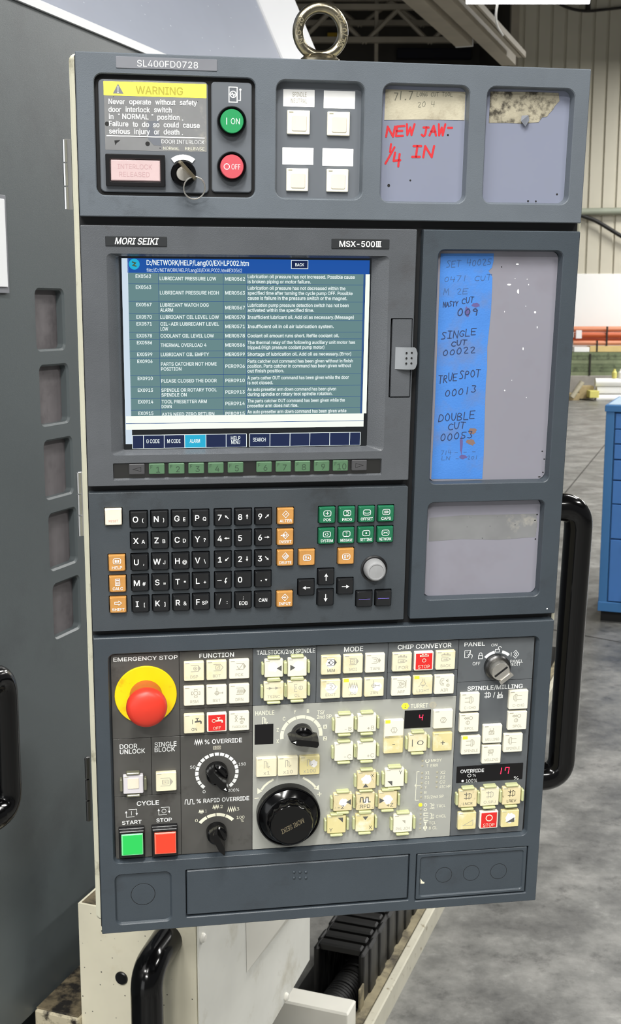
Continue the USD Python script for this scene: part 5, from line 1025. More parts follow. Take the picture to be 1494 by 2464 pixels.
# left side: door unlock, single block, cycle start and stop
k = button(zL.r(215, 388, 318, 490, BT), 'door_button', None, None, guard='guard_dark', lab='grey guarded door unlock button')
q = zL.r(250, 352, 345, 440, BT); obj('centre_tile', slab(q[0], q[1], q[2], q[3], BT - .0002, BT + .0006, r=.0006, c=.0003), 'key_cream', k); 
button(zL.r(508, 687, 293, 465, BT), 'button_cream', None, 'single', lab='cream single block button', ls=(.02, 0), isz=.3)
for (l, r, t, b), (hl, hr, ht, hb), m, rm, lab in (((195, 390, 848, 1040), (172, 405, 797, 1062), 'start_green', 'start_rim', 'square green cycle START button'), ((493, 687, 835, 1027), (467, 700, 777, 1048), 'stop_red', 'stop_rim', 'square red cycle STOP button')):
    cb = Thing('cycle_button', lab, parent=con)
    q = zL.r(hl, hr, ht, hb, 0); obj('holder', slab(q[0], q[1], q[2], q[3], OZ - .0005, .0005, r=.0008, c=.0008), 'black_plastic', cb)
    obj('hood', slab(q[0], q[1] + q[3] * .455, q[2] * .96, q[3] * .09, .001, .006, r=.0008, c=.0006), 'black_plastic', cb)
    q = zL.r(l, r, t, b, .006); obj('cap', slab(q[0], q[1], q[2], q[3], .0, .0062, r=.0006, c=.0007), rm, cb); obj('cap_face', slab(q[0] + .0002, q[1] + .0002, q[2] - .0024, q[3] - .0024, .006, .0065, r=.0004, c=.0002), m, cb)

# ---- emergency stop
es = Thing('emergency_stop', 'red mushroom emergency stop on a yellow ring', parent=con)
c = zI.p(437, 537, 0); R = abs(zI.p(731, 537, 0)[0] - c[0])
obj('ring', lathe([(R, OZ - .001), (R, OZ + .0012), (R * .985, OZ + .0018), (0, OZ + .0018)], *c, n=64), 'estop_yellow', es)
obj('collar', lathe([(.0158, OZ), (.0158, .010), (.0166, .016), (.0176, .020)], *c, n=48), 'estop_collar', es)
obj('mushroom', lathe([(.0150, .018), (.0180, .0195), (.0193, .0225), (.0195, .0255), (.0189, .0290), (.0172, .0318), (.0140, .0338), (.009, .0351), (.004, .0357), (0, .0359)], *c, n=56), 'estop_red', es, smooth=60)
# ---- rotary switches
def rotary(z, x, y, R, ang, lab, L=1.7, tail=1.0, H=.0195, mark=True):
    t = Thing('rotary_switch', lab, parent=con); c = z.p(x, y, OZ); a = math.radians(ang)
    obj('skirt', lathe([(R, OZ), (R, .001), (R * .93, .0045), (R * .75, .006), (0, .0065)], *c, n=36), 'black_gloss', t)
    w = R * .80; rot = lambda P: np.column_stack([c[0] + P[:, 0] * math.cos(a) - P[:, 1] * math.sin(a), c[1] + P[:, 0] * math.sin(a) + P[:, 1] * math.cos(a)])
    def prof(k, s): return rot(np.array([(-tail * R * s, -w / 2 * k), (L * R * .55 * s, -w / 2 * k), (L * R * .92 * s, -w * .16 * k), (L * R * s, 0), (L * R * .92 * s, w * .16 * k), (L * R * .55 * s, w / 2 * k), (-tail * R * s, w / 2 * k), (-tail * R * 1.08 * s, 0)]))
    obj('pointer', loft([z_(prof(1.15, 1), .001), z_(prof(1.0, 1), H * .6), z_(prof(.75, .95), H)]), 'black_gloss', t, smooth=25)
    if mark:
        ink = Ink(); P = rot(np.array([(L * R * .60, -w * .14), (L * R * .82, 0), (L * R * .60, w * .14)])); ink.poly(P); obj('pointer_mark', ink.mesh(H + .00005), 'white_ink', t, smooth=False)
rotary(zL, 1050, 285, .0112, -50, 'black override dial pointing to its 200 mark', L=1.35, tail=1.05)
rotary(zL, 1048, 822, .0106, -66, 'black rapid override switch', L=1.5, tail=.95, mark=False)
rotary(zJ, 548, 905, .0108, 170, 'black handle axis switch pointing left', L=1.45, tail=1.25)
q = zJ.r(97, 279, 838, 1033, 0); obj('handle_window', slab(*q, OZ - .0013, OZ + .0002, r=.0002, c=.0001, n=1), 'display_black', con, 'black square window below the word HANDLE', smooth=False)
# ---- handwheel
hw_ = Thing('handwheel', 'black handwheel with a raised lettered grip', parent=con); c = zM.p(418, 728, 0); R = abs(zM.p(724, 728, 0)[0] - c[0])
obj('flange', lathe([(R, OZ), (R, .0035), (R * .985, .0052), (R * .95, .0056), (R * .93, .0048), (R * .915, .0056), (R * .76, .0105), (R * .70, .0112), (0, .0112)], *c, n=72), 'black_gloss', hw_, smooth=35)
tt = np.linspace(0, 2 * math.pi, 96, endpoint=False); rf = 1 + .018 * np.sign(np.sin(tt * 16)) * np.abs(np.sin(tt * 16)) ** .5
lp = lambda r, z, k: np.column_stack([c[0] + r * (1 + (rf - 1) * k) * np.cos(tt), c[1] + r * (1 + (rf - 1) * k) * np.sin(tt), np.full(96, z)])
obj('grip', loft([lp(R * .71, .010, 1), lp(R * .69, .019, 1), lp(R * .68, .0212, .5), lp(R * .64, .0226, 0), lp(R * .61, .0223, 0)]), 'black_gloss', hw_, smooth=35)
b = zM.p(465, 838, .0226); ink = Ink().text('MORI SEIKI', b[0], b[1], .0050, .0250, bold=True, ang=math.radians(-153), slant=.2); obj('lettering', ink.mesh(.0224), 'key_brass', hw_, smooth=False)
# ---- panel lock
pk = Thing('panel_lock', 'chrome key lock of the panel with a slot and tab', parent=con); c = zK.p(1012, 318, OZ); R = abs(zK.p(1128, 318, OZ)[0] - c[0])
obj('rose', lathe([(R, OZ), (R, .0005), (R * .90, .002), (R * .80, .0015)], *c), 'dark_steel', pk)
obj('barrel', lathe([(R * .72, OZ), (R * .72, .009), (R * .66, .0106), (0, .0108)], *c), 'steel', pk)
a = math.radians(38); T2 = lambda x, y: (c[0] + (x * math.cos(a) - y * math.sin(a)) * R, c[1] + (x * math.sin(a) + y * math.cos(a)) * R)
obj('slot', Ink().poly([T2(-.6, .07), (T2(.6, .07)), T2(.6, -.07), T2(-.6, -.07)]).mesh(.0109), 'black_gap', pk, smooth=False)
obj('tab', extr([T2(-.55, -.55), T2(-.60, -.84), T2(.60, -.84), T2(.55, -.55)], .007, .0116), 'steel', pk, smooth=False)

# ---- lower flap and boxes
obj('blank_recess', slab(lr[0], lr[1], lr[2] - .001, lr[3] - .001, -.006, -.0027, r=.005, c=.0002), 'panel_paint', con)
c = zO.p(385, 404, -.0027); R = abs(zO.p(460, 404, -.0027)[0] - c[0])
obj('knockout', lathe([(R, -.0036), (R, -.0024), (R * .97, -.0022), (0, -.0022)], *c), 'panel_paint', con, 'round knock-out in the lower left recess'); obj('knockout_groove', Ink().ring(*c, R * 1.02, .0006).mesh(-.00262), 'black_gap', con, smooth=False)
fp = obj('front_flap', slab(fl[0], fl[1] + .0006, fl[2] - .0018, fl[3] - .0030, -.006, -.0004, r=.001, c=.0012), 'panel_paint', con)
for x in (290, 318, 346):
    for y in (194, 221): obj('finger_dimple', lathe([(.0015, -.0005), (.0013, .0004), (.0007, .0007), (0, .0008)], *zQ.p(x, y, 0), n=14), 'panel_paint', fp, smooth=60)
iq = (bxr[0], bxr[1], bxr[2] - .0095, bxr[3] - .0095)
bp = obj('blank_cover', plate((bxr[0], bxr[1] + .0004, bxr[2] - .0022, bxr[3] - .0022, .001), [(*iq, .003, .0016, .0006)], -.0006, .005, c=.0006), 'panel_paint', con)
obj('cover_field', slab(iq[0], iq[1], iq[2] - .0002, iq[3] - .0002, -.004, -.0022, r=.0028, c=.0001), 'panel_paint', bp)
for x, y in ((998, 207), (1128, 198), (1257, 190)): obj('knockout', Ink().ring(*zQ.p(x, y, -.002), abs(zQ.p(x + 38, y, -.002)[0] - zQ.p(x, y, -.002)[0]),   .0004).mesh(-.00215), 'gasket', bp, smooth=False)
ink = Ink().poly([zQ.p(*p, -.002) for p in ((888, 224), (898, 238), (907, 241), (905, 248), (888, 248))]); obj('paint_chip', ink.mesh(-.0020), 'cream_paint', bp, 'cream paint chip', smooth=False)

# ---- hinges on the frame's left side
for (x0, y0, x1, y1, m) in ((150, 334, 170, 505, 'zinc'), (184.5, 1136, 199, 1290, 'zinc'), (204, 1822, 216, 1975, 'dark_steel')):
    p0, p1 = PL(x0, y0, -.03), PL(x1 + 3, y1, -.03); hn = Thing('hinge', parent=con)
    obj('leaf', slab((p0[0] + p1[0]) / 2 + .001, (p0[1] + p1[1]) / 2, p1[0] - p0[0], p0[1] - p1[1], -.032, -.030, r=.0005, c=.0003, back=True), m, hn)
    xk = p0[0] + .0016; h = p0[1] - p1[1]
    for i in range(3): obj('knuckle', tube([(xk, p1[1] + h * (i / 3 + .01), -.0295), (xk, p1[1] + h * ((i + 1) / 3 - .01), -.0295)], .0021, 10), m, hn)
# ---- eye bolt on top
eb = Thing('eye_bolt', 'large brassy steel eye bolt on top', parent=con)
EZ = -.045; c = PL(771, 77, EZ); R = abs(PL(771 + 54, 77, EZ)[0] - c[0]); rt = abs(PL(771 + 13, 77, EZ)[0] - c[0])
th = np.linspace(-math.pi / 2, 1.5 * math.pi, 61); ph = np.linspace(0, 2 * math.pi, 20, endpoint=False)
L = [np.column_stack([c[0] + (R + rt * np.cos(ph)) * math.cos(t), c[1] + (R + rt * np.cos(ph)) * math.sin(t), EZ + rt * 1.0 * np.sin(ph)]) for t in th]
obj('ring', loft(L, cap_a=False, cap_b=False), 'brass_eye', eb, smooth=True)
yb = PH - .004
A3 = [(x, y) for x, y in ((R * .86, c[1] - R * 1.32), (R * .86, c[1] - R * 1.12), (R * .66, c[1] - R * .96), (R * .46, c[1] - R * .90), (0, c[1] - R * .86))]
v, f = lathe([(r, y) for r, y in [(R * .8, yb - .001)] + A3], 0, 0, 36); obj('base_collar', (np.column_stack([v[:, 0] + c[0], v[:, 2], -v[:, 1] * .7 + EZ]), f), 'brass_eye', eb, smooth=40)
for txt, a0, st, flip in (('SWL/0.22T', -34, 9.6, 1), ('N.G-20', 206, -10.5, 1)):
    ink = Ink()
    for i, ch in enumerate(txt):
        t = math.radians(a0 + st * i) if st > 0 else math.radians(a0 + st * i)
        rr_ = R + rt * .05; ink.text(ch, c[0] + rr_ * math.cos(t), c[1] + rr_ * math.sin(t), .0048, bold=True, ang=t + (math.pi / 2 if st > 0 else -math.pi / 2))
    obj('raised_letters', ink.mesh(EZ + rt * 1.0), 'brass_eye_light', eb, smooth=False)
# ---- grab handle at the right side
gz = -.055
P0 = PL(1388, 1219, gz); P1 = PL(1355, 1866, gz); xi = PW / 2 - .012; xo = (P0[0] + P1[0]) / 2
path = bend([(xi, P0[1], gz), (xo, P0[1], gz), (xo, P1[1], gz), (xi, P1[1], gz)], .022, 10)
rh = abs(PL(1388 + 31.5, 1500, gz)[0] - PL(1388, 1500, gz)[0])
obj('grab_handle', tube(path, rh, 24), 'black_gloss', con, 'black tubular grab handle on the right side', smooth=60)

# ------------------------------------------------------------------ key left in the interlock switch
ky = Thing('switch_key', 'brass key with a split ring hanging in the interlock switch', 'key', o=CO, A=CA)
kc = zA.p(853, 902, .004); a = math.atan2(zA.p(930, 935)[1] - zA.p(822, 815)[1], zA.p(930, 935)[0] - zA.p(822, 815)[0])
k0, k1 = zA.p(822, 815, .016), zA.p(938, 945, .016); d = k1 - k0; L_ = np.linalg.norm(d); n_ = np.array([-d[1], d[0]]) / L_; u_ = d / L_; mm = (k0 + k1) / 2
hv = []
for s, zz in ((-.5, .012), (.5, .012), (.5, .021), (.42, .026), (-.42, .026), (-.5, .021)): hv.append((s * L_, zz))
hv = np.array(hv); v, f = extr(hv, -.0014, .0014)
bow = np.column_stack([mm[0] + v[:, 0] * u_[0] + v[:, 2] * n_[0], mm[1] + v[:, 0] * u_[1] + v[:, 2] * n_[1], v[:, 1]])
obj('bow', (bow, f), 'key_brass', ky, smooth=False)
v, f = extr(np.array([(-.004, .002), (.004, .002), (.004, .013), (-.004, .013)]), -.0010, .0010)
obj('blade', (np.column_stack([mm[0] + v[:, 0] * u_[0] + v[:, 2] * n_[0], mm[1] + v[:, 0] * u_[1] + v[:, 2] * n_[1], v[:, 1]]), f), 'key_brass', ky, smooth=False)
rc = zA.p(930, 1003, .012); rR = abs(zA.p(1005, 1003, .012)[0] - rc[0]); t = np.linspace(0, 2 * math.pi, 49)
obj('split_ring', tube(np.column_stack([rc[0] + rR * np.cos(t), rc[1] + rR * np.sin(t), .0125 + .006 * np.sin(t)]), .0007, 8, caps=False), 'steel', ky, smooth=True)

# ------------------------------------------------------------------ the lathe, its carriage and the cable tray, in the lathe's own frame
def ray(x, y): return C2W @ np.array([(x - 747) / F_PX, (y - 1232) / F_PX, 1.0])
def on_z(x, y, z): d = ray(x, y); return EYE + d * (z - EYE[2]) / d[2]
def on_y(x, y, Y): d = ray(x, y); return EYE + d * (Y - EYE[1]) / d[1]
AZ = math.atan((1815 - 747) / math.hypot(F_PX, 1232 - 740))
E1 = np.array([math.sin(AZ), math.cos(AZ), 0]); E2 = np.array([math.cos(AZ), -math.sin(AZ), 0]); E3 = np.array([0, 0, 1.0])
AX = np.stack([E1, E2, E3])
DOOR_Z = 0.50
OL = on_z(80, 2440, DOOR_Z) * [1, 1, 0]                      # foot of the lathe's front face
LA = np.column_stack([E2, E1, E3])                           # thing frame: right, along, up
def W(s, t, z): return OL + s * E1 + t * E2 + np.array([0, 0, z])
def at_t(x, y, t=0.0): d = ray(x, y); k = ((OL + t * E2 - EYE) @ E2) / (d @ E2); p = EYE + k * d; return (p - OL) @ E1, p[2]
def at_s(x, y, s): d = ray(x, y); k = ((OL + s * E1 - EYE) @ E1) / (d @ E1); p = EYE + k * d; return (p - OL) @ E2, p[2]
def at_z(x, y, z): p = on_z(x, y, z); return (p - OL) @ E1, (p - OL) @ E2
def lbox(s0, s1, t0, t1, z0, z1, c=0.003): return wbox(OL, np.stack([E1, E2 * 1.0, E3]), s0, s1, t0, t1, z0, z1, c)
def flip(m): v, f = m; return v, f[:, ::-1]
def prism_t(loop_sz, t0, t1):
    """a prism over a polygon in the lathe's (along, up) plane"""
    v, f = extr(np.array(loop_sz), t0, t1); return OL + v[:, :1] * E1 + v[:, 2:3] * E2 + v[:, 1:2] * E3, f
lathe_ = Thing('cnc_lathe', 'large dark grey lathe enclosure with five square vent recesses and pale sloping roof', 'machine', o=OL, A=LA)
s_end, _z = at_t(749, 263); TOPZ = at_t(44, 0)[1]
S0_ = -1.15
vents = []
for (a, b, c, d) in (((228, 103), (410, 105), (432, 487), (255, 497)), ((255, 607), (440, 600), (460, 965), (285, 995)), ((285, 1107), (468, 1077), (485, 1432), (315, 1477)), ((316, 1592), (492, 1540), (513, 1885), (345, 1945)), ((350, 2050), (520, 1990), (530, 2318), (366, 2402))):
    P = [at_t(p[0] / 2.7377, 660 + p[1] / 2.7377) for p in (a, b, c, d)]
    vents.append((min(P[0][0], P[3][0]) * .5 + max(P[0][0], P[3][0]) * .5, (P[1][0] + P[2][0]) / 2, (P[2][1] + P[3][1]) / 2, (P[0][1] + P[1][1]) / 2))
s_v0 = np.mean([v[0] for v in vents]); s_v1 = np.mean([v[1] for v in vents])
vr = [((v[0] + v[1]) / 2, (v[2] + v[3]) / 2, v[1] - v[0], v[3] - v[2], .008, .014) for v in vents]
zc_ = (DOOR_Z + TOPZ) / 2
m = plate(((S0_ + s_end) / 2, zc_, s_end - S0_, TOPZ - DOOR_Z, .004), vr, 0.0, 0.04, c=.003)
obj('front_panel', (OL + m[0][:, :1] * E1 + m[0][:, 2:3] * E2 + m[0][:, 1:2] * E3, m[1][:, ::-1]), 'lathe_grey', lathe_, world=True)
for v in vr:
    q = slab(v[0], v[1], v[2] + .004, v[3] + .004, -.018, -.013, r=.006, c=.001); obj('vent_recess', (OL + q[0][:, :1] * E1 + q[0][:, 2:3] * E2 + q[0][:, 1:2] * E3, q[1][:, ::-1]), 'lathe_vent', lathe_, world=True)
obj('enclosure', lbox(S0_, s_end, -1.4, -.045, .12, TOPZ - .03), 'lathe_grey', lathe_, world=True)
obj('top_trim', lbox(S0_, s_end, -.02, .004, TOPZ - .002, TOPZ + .012, .002), 'lathe_edge', lathe_, 'bright trim along the top edge of the front', world=True)
# roof: slopes up and away from the top edge; its far end from the picture of its end edge
def roof_res(th):
    p = W(s_end, 0, TOPZ) + 1.0 * (-E2 * math.cos(th) + E3 * math.sin(th)); return p
best = None
for th in np.linspace(.05, 1.5, 300):
    p = roof_res(th) - EYE; q = C2W.T @ p; px, py = 747 + F_PX * q[0] / q[2], 1232 + F_PX * q[1] / q[2]
    e0 = C2W.T @ (W(s_end, 0, TOPZ) - EYE); x0, y0 = 747 + F_PX * e0[0] / e0[2], 1232 + F_PX * e0[1] / e0[2]
    sl = (px - x0) / (py - y0 + 1e-9)
    if best is None or abs(sl - .416) < best[0]: best = (abs(sl - .416), th)
TH = best[1]; RD = -E2 * math.cos(TH) + E3 * math.sin(TH); RN = E2 * math.sin(TH) + E3 * math.cos(TH)
def roof(s0, s1, l, th, up=0.0):
    o = W(0, -.01, TOPZ) + RN * up; return wbox(o, np.stack([E1, RD, RN]), s0, s1, 0, l, -th, 0, .003)
obj('roof_panel', flip(roof(S0_, s_end, 1.1, .03)), 'lathe_roof', lathe_, 'pale blue-grey sloping roof', world=True)
s_w = at_t(857, 300)[0]
obj('end_cover', flip(roof(s_end + .003, s_end + (s_w - s_end) * 1.0, 1.1, .03, .004)), 'lathe_white', lathe_, 'white end of the roof', world=True)
obj('end_front', lbox(s_end + .003, s_w, -.03, 0.0, 1.2, TOPZ), 'lathe_white', lathe_, world=True)
# placard at the left edge of the frame
a = at_t(-120, 500); b = at_t(8, 690); q = (at_t(8, 530)[0] + at_t(8, 690)[0]) / 2
obj('placard_frame', lbox(q - .16, q + .006, .001, .004, at_t(10, 705)[1], at_t(8, 470)[1], .001), 'plate_grey', lathe_, world=True)
obj('placard', lbox(q - .16, q, .004, .006, at_t(8, 690)[1], at_t(8, 480)[1], .001), 'placard', lathe_, 'white placard at the left edge', world=True)
# grab handle on the front
tH = .075; (sa, za) = at_t(6, 1622, tH); (sb, zb) = at_t(20, 1942, tH); sh = (sa + sb) / 2; rH = .0195
pts = bend([W(sh - .12, 0, za), W(sh - .12, tH, za) * .4 + W(sh - .02, tH, za) * .6, W(sh, tH, za), W(sh, tH, zb), W(sh - .12, tH, zb) * .4 + W(sh - .02, tH, zb) * .6, W(sh - .12, 0, zb)], .03, 8)
obj('grab_handle', tube(pts, rH, 20), 'black_gloss', lathe_, 'black grab handle at the left edge', world=True, smooth=60)

# ---- carriage with the cream box
fs, fz = at_t(82, 2428, .002); T0 = at_s(187, 2450, fs)[0]
s0, _ = at_t(192, 2300, T0); t1, _ = at_s(471, 2350, s0); _, zt = at_s(187, 2173, s0)
car = Thing('pendant_carriage', 'oil-stained cream carriage box with black handle below the console', 'machine carriage', o=W(s0, (T0 + t1) / 2, 0), A=LA)
# side cover with a folded wedge
tc_ = t1 + .004
P = [at_t(*p, tc_) for p in ((474, 2200), (746, 2150), (745, 2309), (655, 2464), (560, 2628), (480, 2628))]
P[0] = (s0 + .004, P[0][1]); P[5] = (s0 + .004, P[5][1])
PB = [(s0, zt), (P[1][0] - .006, zt), (P[2][0] - .006, P[2][1] + .004), (P[4][0] - .006, P[4][1]), (s0, P[5][1] - .25)]
obj('box', prism_t(PB[:4] + [(P[4][0] - .006, P[5][1] - .25), PB[4]], T0, t1), 'cream_paint', car, world=True)
obj('box_top', lbox(s0 + .004, P[1][0] - .01, T0 + .004, t1 - .004, zt, zt + .0015, .001), 'cream_dirty', car, 'greasy top of the box', world=True)
print('cover', P, s0, zt)
obj('side_cover', prism_t(P, tc_ - .003, tc_), 'cover_white', car, 'white sheet metal side cover', world=True)
A_, B_, C_, D_ = [at_t(*p, tc_) for p in ((590, 2150), (593, 2340), (735, 2150), (745, 2300))]
def PT(q, t): return W(q[0], t, q[1])
C2_ = at_t(735, 2150, tc_ + .05)
V = np.array([PT(A_, tc_ + .0005), PT(B_, tc_ + .0005), PT(C2_, tc_ + .05), PT(at_t(745, 2150, tc_), tc_ + .0005)])
obj('cover_wedge', (V, np.array([(0, 1, 2), (1, 3, 2), (0, 2, 3)])), 'cover_light', car, 'folded wedge of the side cover', world=True, smooth=False)
for x, y in ((486, 2256), (687, 2398)):
    q = at_t(x, y, tc_); v, f = lathe([(.0075, 0), (.0072, .003), (.005, .0055), (0, .006)], n=20)
    obj('cover_screw', (W(q[0], tc_, q[1]) + v[:, :1] * E1 + v[:, 1:2] * E3 + v[:, 2:3] * E2, f[:, ::-1]), 'cover_light', car, world=True)
q = at_s(293, 2353, s0); v, f = lathe([(.0105, 0), (.0105, .002), (.009, .0035), (.006, .003), (0, .0032)], n=28)
obj('hole_plug', (W(s0, q[0], q[1]) + v[:, :1] * E2 + v[:, 1:2] * E3 - v[:, 2:3] * E1, f[:, ::-1]), 'black_plastic', car, 'black hole plug', world=True)
# its handle: leaves the face, bends down
h0 = at_s(404, 2258, s0); sH = s0 - .085; h1 = at_s(352, 2338, sH)
rh2 = abs(at_s(352 + 35, 2420, sH)[0] - at_s(352, 2420, sH)[0])
pts = bend([W(s0, h0[0], h0[1]), W(sH, h1[0], h1[1]), W(sH, h1[0], h1[1] - .20), W(s0, h1[0], h1[1] - .24)], .032, 10)
obj('grab_handle', tube(pts, rh2, 24), 'black_gloss', car, 'black tubular handle on the box', world=True, smooth=60)
# dirty foot beside the box
obj('foot', lbox(fs, s0 + .3, .002, T0, .1, fz, .004), 'cream_stained', car, 'stained foot beside the box', world=True)
obj('foot_top', lbox(fs + .003, s0 + .3, .004, T0 - .002, fz, fz + .002, .001), 'cream_dirty', car, 'oily black top of the foot', world=True)
# the support arm that carries the console, behind it
pa = CO + CA @ np.array([-.12, .10, -.10]); sa_, ta_ = (pa - OL) @ E1, (pa - OL) @ E2
pb = W(s0 + .05, T0 + .1, zt + .002)
obj('support_arm', tube(bend([pb, np.array([pb[0], pb[1], pa[2]]), CO + CA @ np.array([-.12, .10, -.16]), CO + CA @ np.array([-.12, .10, -.149])], .04), .024, 16), 'housing_body', con, world=True)

# ---- cable tray, drag chain and hose on the floor
zR = .055
r0 = at_z(868, 2464, zR); r1_ = at_z(1025, 2190, zR); tr = (r0[1] + r1_[1]) / 2
sF, tF = at_z(880, 2405, .05); ztop = at_s(887, 2289.5, sF)[1]; tL = at_s(755, 2263, sF)[0]
tray = Thing('cable_tray', 'cream steel cable tray on the floor beside the lathe', 'cable tray', o=W(sF, (tL + tr) / 2, 0), A=LA)
obj('outer_rail', lbox(sF - 1.0, sF + 3.2, tr, tr + .022, 0, zR, .003), 'rail_cream', tray, world=True)
obj('inner_rail', lbox(sF - 1.0, sF + 3.2, tF + .018, tr - .026, .008, zR - .006, .003), 'rail_inner', tray, 'soiled inner rail', world=True)
obj('tray_floor', lbox(sF - 1.0, sF + 3.2, tL - .06, tr, 0, .008, .001), 'cable_black', tray, 'black tray floor', world=True)
eL = at_s(700, 2377, sF - .10); eR = at_s(857, 2405, sF - .10)
obj('end_plate', lbox(sF - .16, sF - .10, eL[0] - .12, eR[0], .008, eR[1], .004), 'cover_light', tray, 'white end plate', world=True)
chain = Thing('cable_chain', 'black plastic cable drag chain lying in the tray', 'cable chain', o=W(sF, (tL + tF) / 2, .008), A=LA)
PITCH_ = .038; wch = tF - tL
for i in range(48):
    a = sF + i * PITCH_; k = .004 * (i % 2)
    lk = obj('chain_link', cat_(flip(lbox(a, a + PITCH_ * .66, tL + .012, tF - .012, ztop - .016, ztop, .004)), flip(lbox(a, a + PITCH_ * .66, tL + .012, tF - .012, .010, .022, .003)), flip(lbox(a - .01, a + PITCH_ * 1.05, tF - .016 + k, tF - .002 + k, .010, ztop - .006, .006)), flip(lbox(a - .01, a + PITCH_ * 1.05, tL + .002 - k, tL + .016 - k, .010, ztop - .006, .006))), 'chain_black', chain, world=True)
hp = at_s(870, 2330, sF); hose = Thing('corrugated_hose', 'black corrugated hose running out of the end of the cable chain', 'hose', o=W(sF, tL + wch * .55, .01), A=LA)
rhs = min(.034, (ztop - .04) / 2); n = 300
tt = np.linspace(0, 1, n); hx = [W(sF + .9 - 1.0 * x, tL + wch * (.60 - .12 * max(0, x - .75) / .25), .012 + rhs + .0) for x in tt]
obj('hose', tube(np.array(hx), rhs * (1 + .05 * np.sign(np.sin(tt * 2 * math.pi * 95))), 20), 'hose_black', hose, world=True, smooth=20)
br = at_s(890, 2400, sF - .02)
obj('chain_bracket', lbox(sF - .05, sF - .02, tF - .002, tF + .002, .008, ztop * .6, .0006), 'rail_inner', chain, 'beige end bracket', world=True)

# ------------------------------------------------------------------ the hall
D = on_z(1400, 962, 0)[1]
WALL = D + 1.0
fl_ = obj('floor', wbox((0, 0, 0), np.eye(3), -14, 22, -8, 44, -.2, 0), 'concrete', None, kind='structure', smooth=False)
ja, jb = on_z(1352, 1195, 0), on_z(1462, 1062, 0); d = (jb - ja) / np.linalg.norm(jb - ja); n_ = np.array([-d[1], d[0], 0])
V = np.array([ja - d * 2.5 - n_ * .006, ja - d * 2.5 + n_ * .006, jb + d * 6 + n_ * .006, jb + d * 6 - n_ * .006]) + [0, 0, .0008]
obj('floor_joint', (V, np.array([(0, 2, 1), (0, 3, 2)])), 'strap_black', fl_, smooth=False)
ja, jb = on_z(1392, 1527, 0), on_z(1500, 1547, 0); d = (jb - ja) / np.linalg.norm(jb - ja); n_ = np.array([-d[1], d[0], 0])
V = np.array([ja - d * 1.2 - n_ * .004, ja - d * 1.2 + n_ * .004, jb + d * 4 + n_ * .004, jb + d * 4 - n_ * .004]) + [0, 0, .0008]
obj('floor_joint', (V, np.array([(0, 2, 1), (0, 3, 2)])), 'strap_black', fl_, smooth=False)
# wall of ribbed cladding over a white board; deeper dark bay to its left
zb_ = on_y(1450, 659, WALL)[2]; xl = on_y(1229, 80, WALL)[0]; xr = 14.0; ZT = 9.5
wall = Thing('wall_back', kind='structure', o=((xl + xr) / 2, WALL, 0))
x = xl; pit = on_y(1480, 300, WALL)[0] - on_y(1446.5, 300, WALL)[0]; i = 0
while x < xr and i < 60:
    lp = np.array([(x, WALL + .03), (x, WALL), (x + pit * .80, WALL), (x + pit * .85, WALL + .03), (x + pit, WALL + .03), (x + pit, WALL + .06), (x, WALL + .06)])
    obj('cladding_panel', extr(lp, zb_, ZT), 'cladding', wall, world=True, smooth=False); x += pit; i += 1
obj('white_lining', wbox((0, 0, 0), np.eye(3), xl, xr, WALL - .02, WALL + .05, 0, zb_, .004), 'board_white', wall, 'white lining of the lower wall', world=True, smooth=False)
xp0, xp1 = on_y(1229, 80, WALL - .15)[0], on_y(1249, 80, WALL - .15)[0]
obj('pillar', wbox((0, 0, 0), np.eye(3), xp0, xp1, WALL - .15, WALL, 0, ZT, .01), 'beam_cream', wall, world=True)
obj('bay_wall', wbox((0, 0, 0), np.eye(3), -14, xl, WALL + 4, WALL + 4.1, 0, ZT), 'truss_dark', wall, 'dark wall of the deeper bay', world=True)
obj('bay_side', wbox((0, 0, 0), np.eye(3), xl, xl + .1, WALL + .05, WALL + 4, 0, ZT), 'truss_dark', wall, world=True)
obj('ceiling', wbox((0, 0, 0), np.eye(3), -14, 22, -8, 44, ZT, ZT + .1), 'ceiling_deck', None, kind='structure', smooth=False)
# roof beams running along the lathe's direction
ZBm = 4.7
def beam(name, x0, x1, y_at, s_near, xe, ye, label, m='beam_cream', h=.22, end=None, cat='beam'):
    p0, p1 = on_z(x0, y_at, ZBm), on_z(x1, y_at, ZBm); t0, t1_ = (p0 - OL) @ E2, (p1 - OL) @ E2; e = (on_z(xe, ye, ZBm) - OL) @ E1
    b = Thing(name, label, cat, o=W(e, (t0 + t1_) / 2, ZBm), A=LA)
    obj('web', flip(lbox(s_near, e, t0, t1_, ZBm, ZBm + h, .012)), m, b, world=True)
    obj('hanger', lbox(e - 3.2, e - 3.17, (t0 + t1_) / 2 - .015, (t0 + t1_) / 2 + .015, ZBm + h, ZT, .002), 'truss_dark', b, world=True)
    obj('hanger', lbox(s_near + .6, s_near + .63, (t0 + t1_) / 2 - .015, (t0 + t1_) / 2 + .015, ZBm + h, ZT, .002), 'truss_dark', b, world=True)
    if end: obj('end_cap', flip(lbox(e, e + .03, t0 - .005, t1_ + .005, ZBm - .005, ZBm + h + .005, .006)), end, b, world=True)
beam('ceiling_duct', 990, 1040, 20, 3.0, 1106, 112, 'cream ceiling duct that ends in a pale cap above the console', end='lamp_body', cat='duct')
beam('roof_beam', 1062, 1106, 20, 3.0, 1196, 160, 'wide cream roof beam right of the capped duct')
beam('roof_beam', 1133, 1145, 20, 3.0, 1232, 140, 'thin roof beam below the hanging lamp', h=.1)
beam('roof_beam', 1150, 1157, 20, 3.0, 1245, 140, 'thinnest roof beam, nearest the white hanging cord', h=.08)
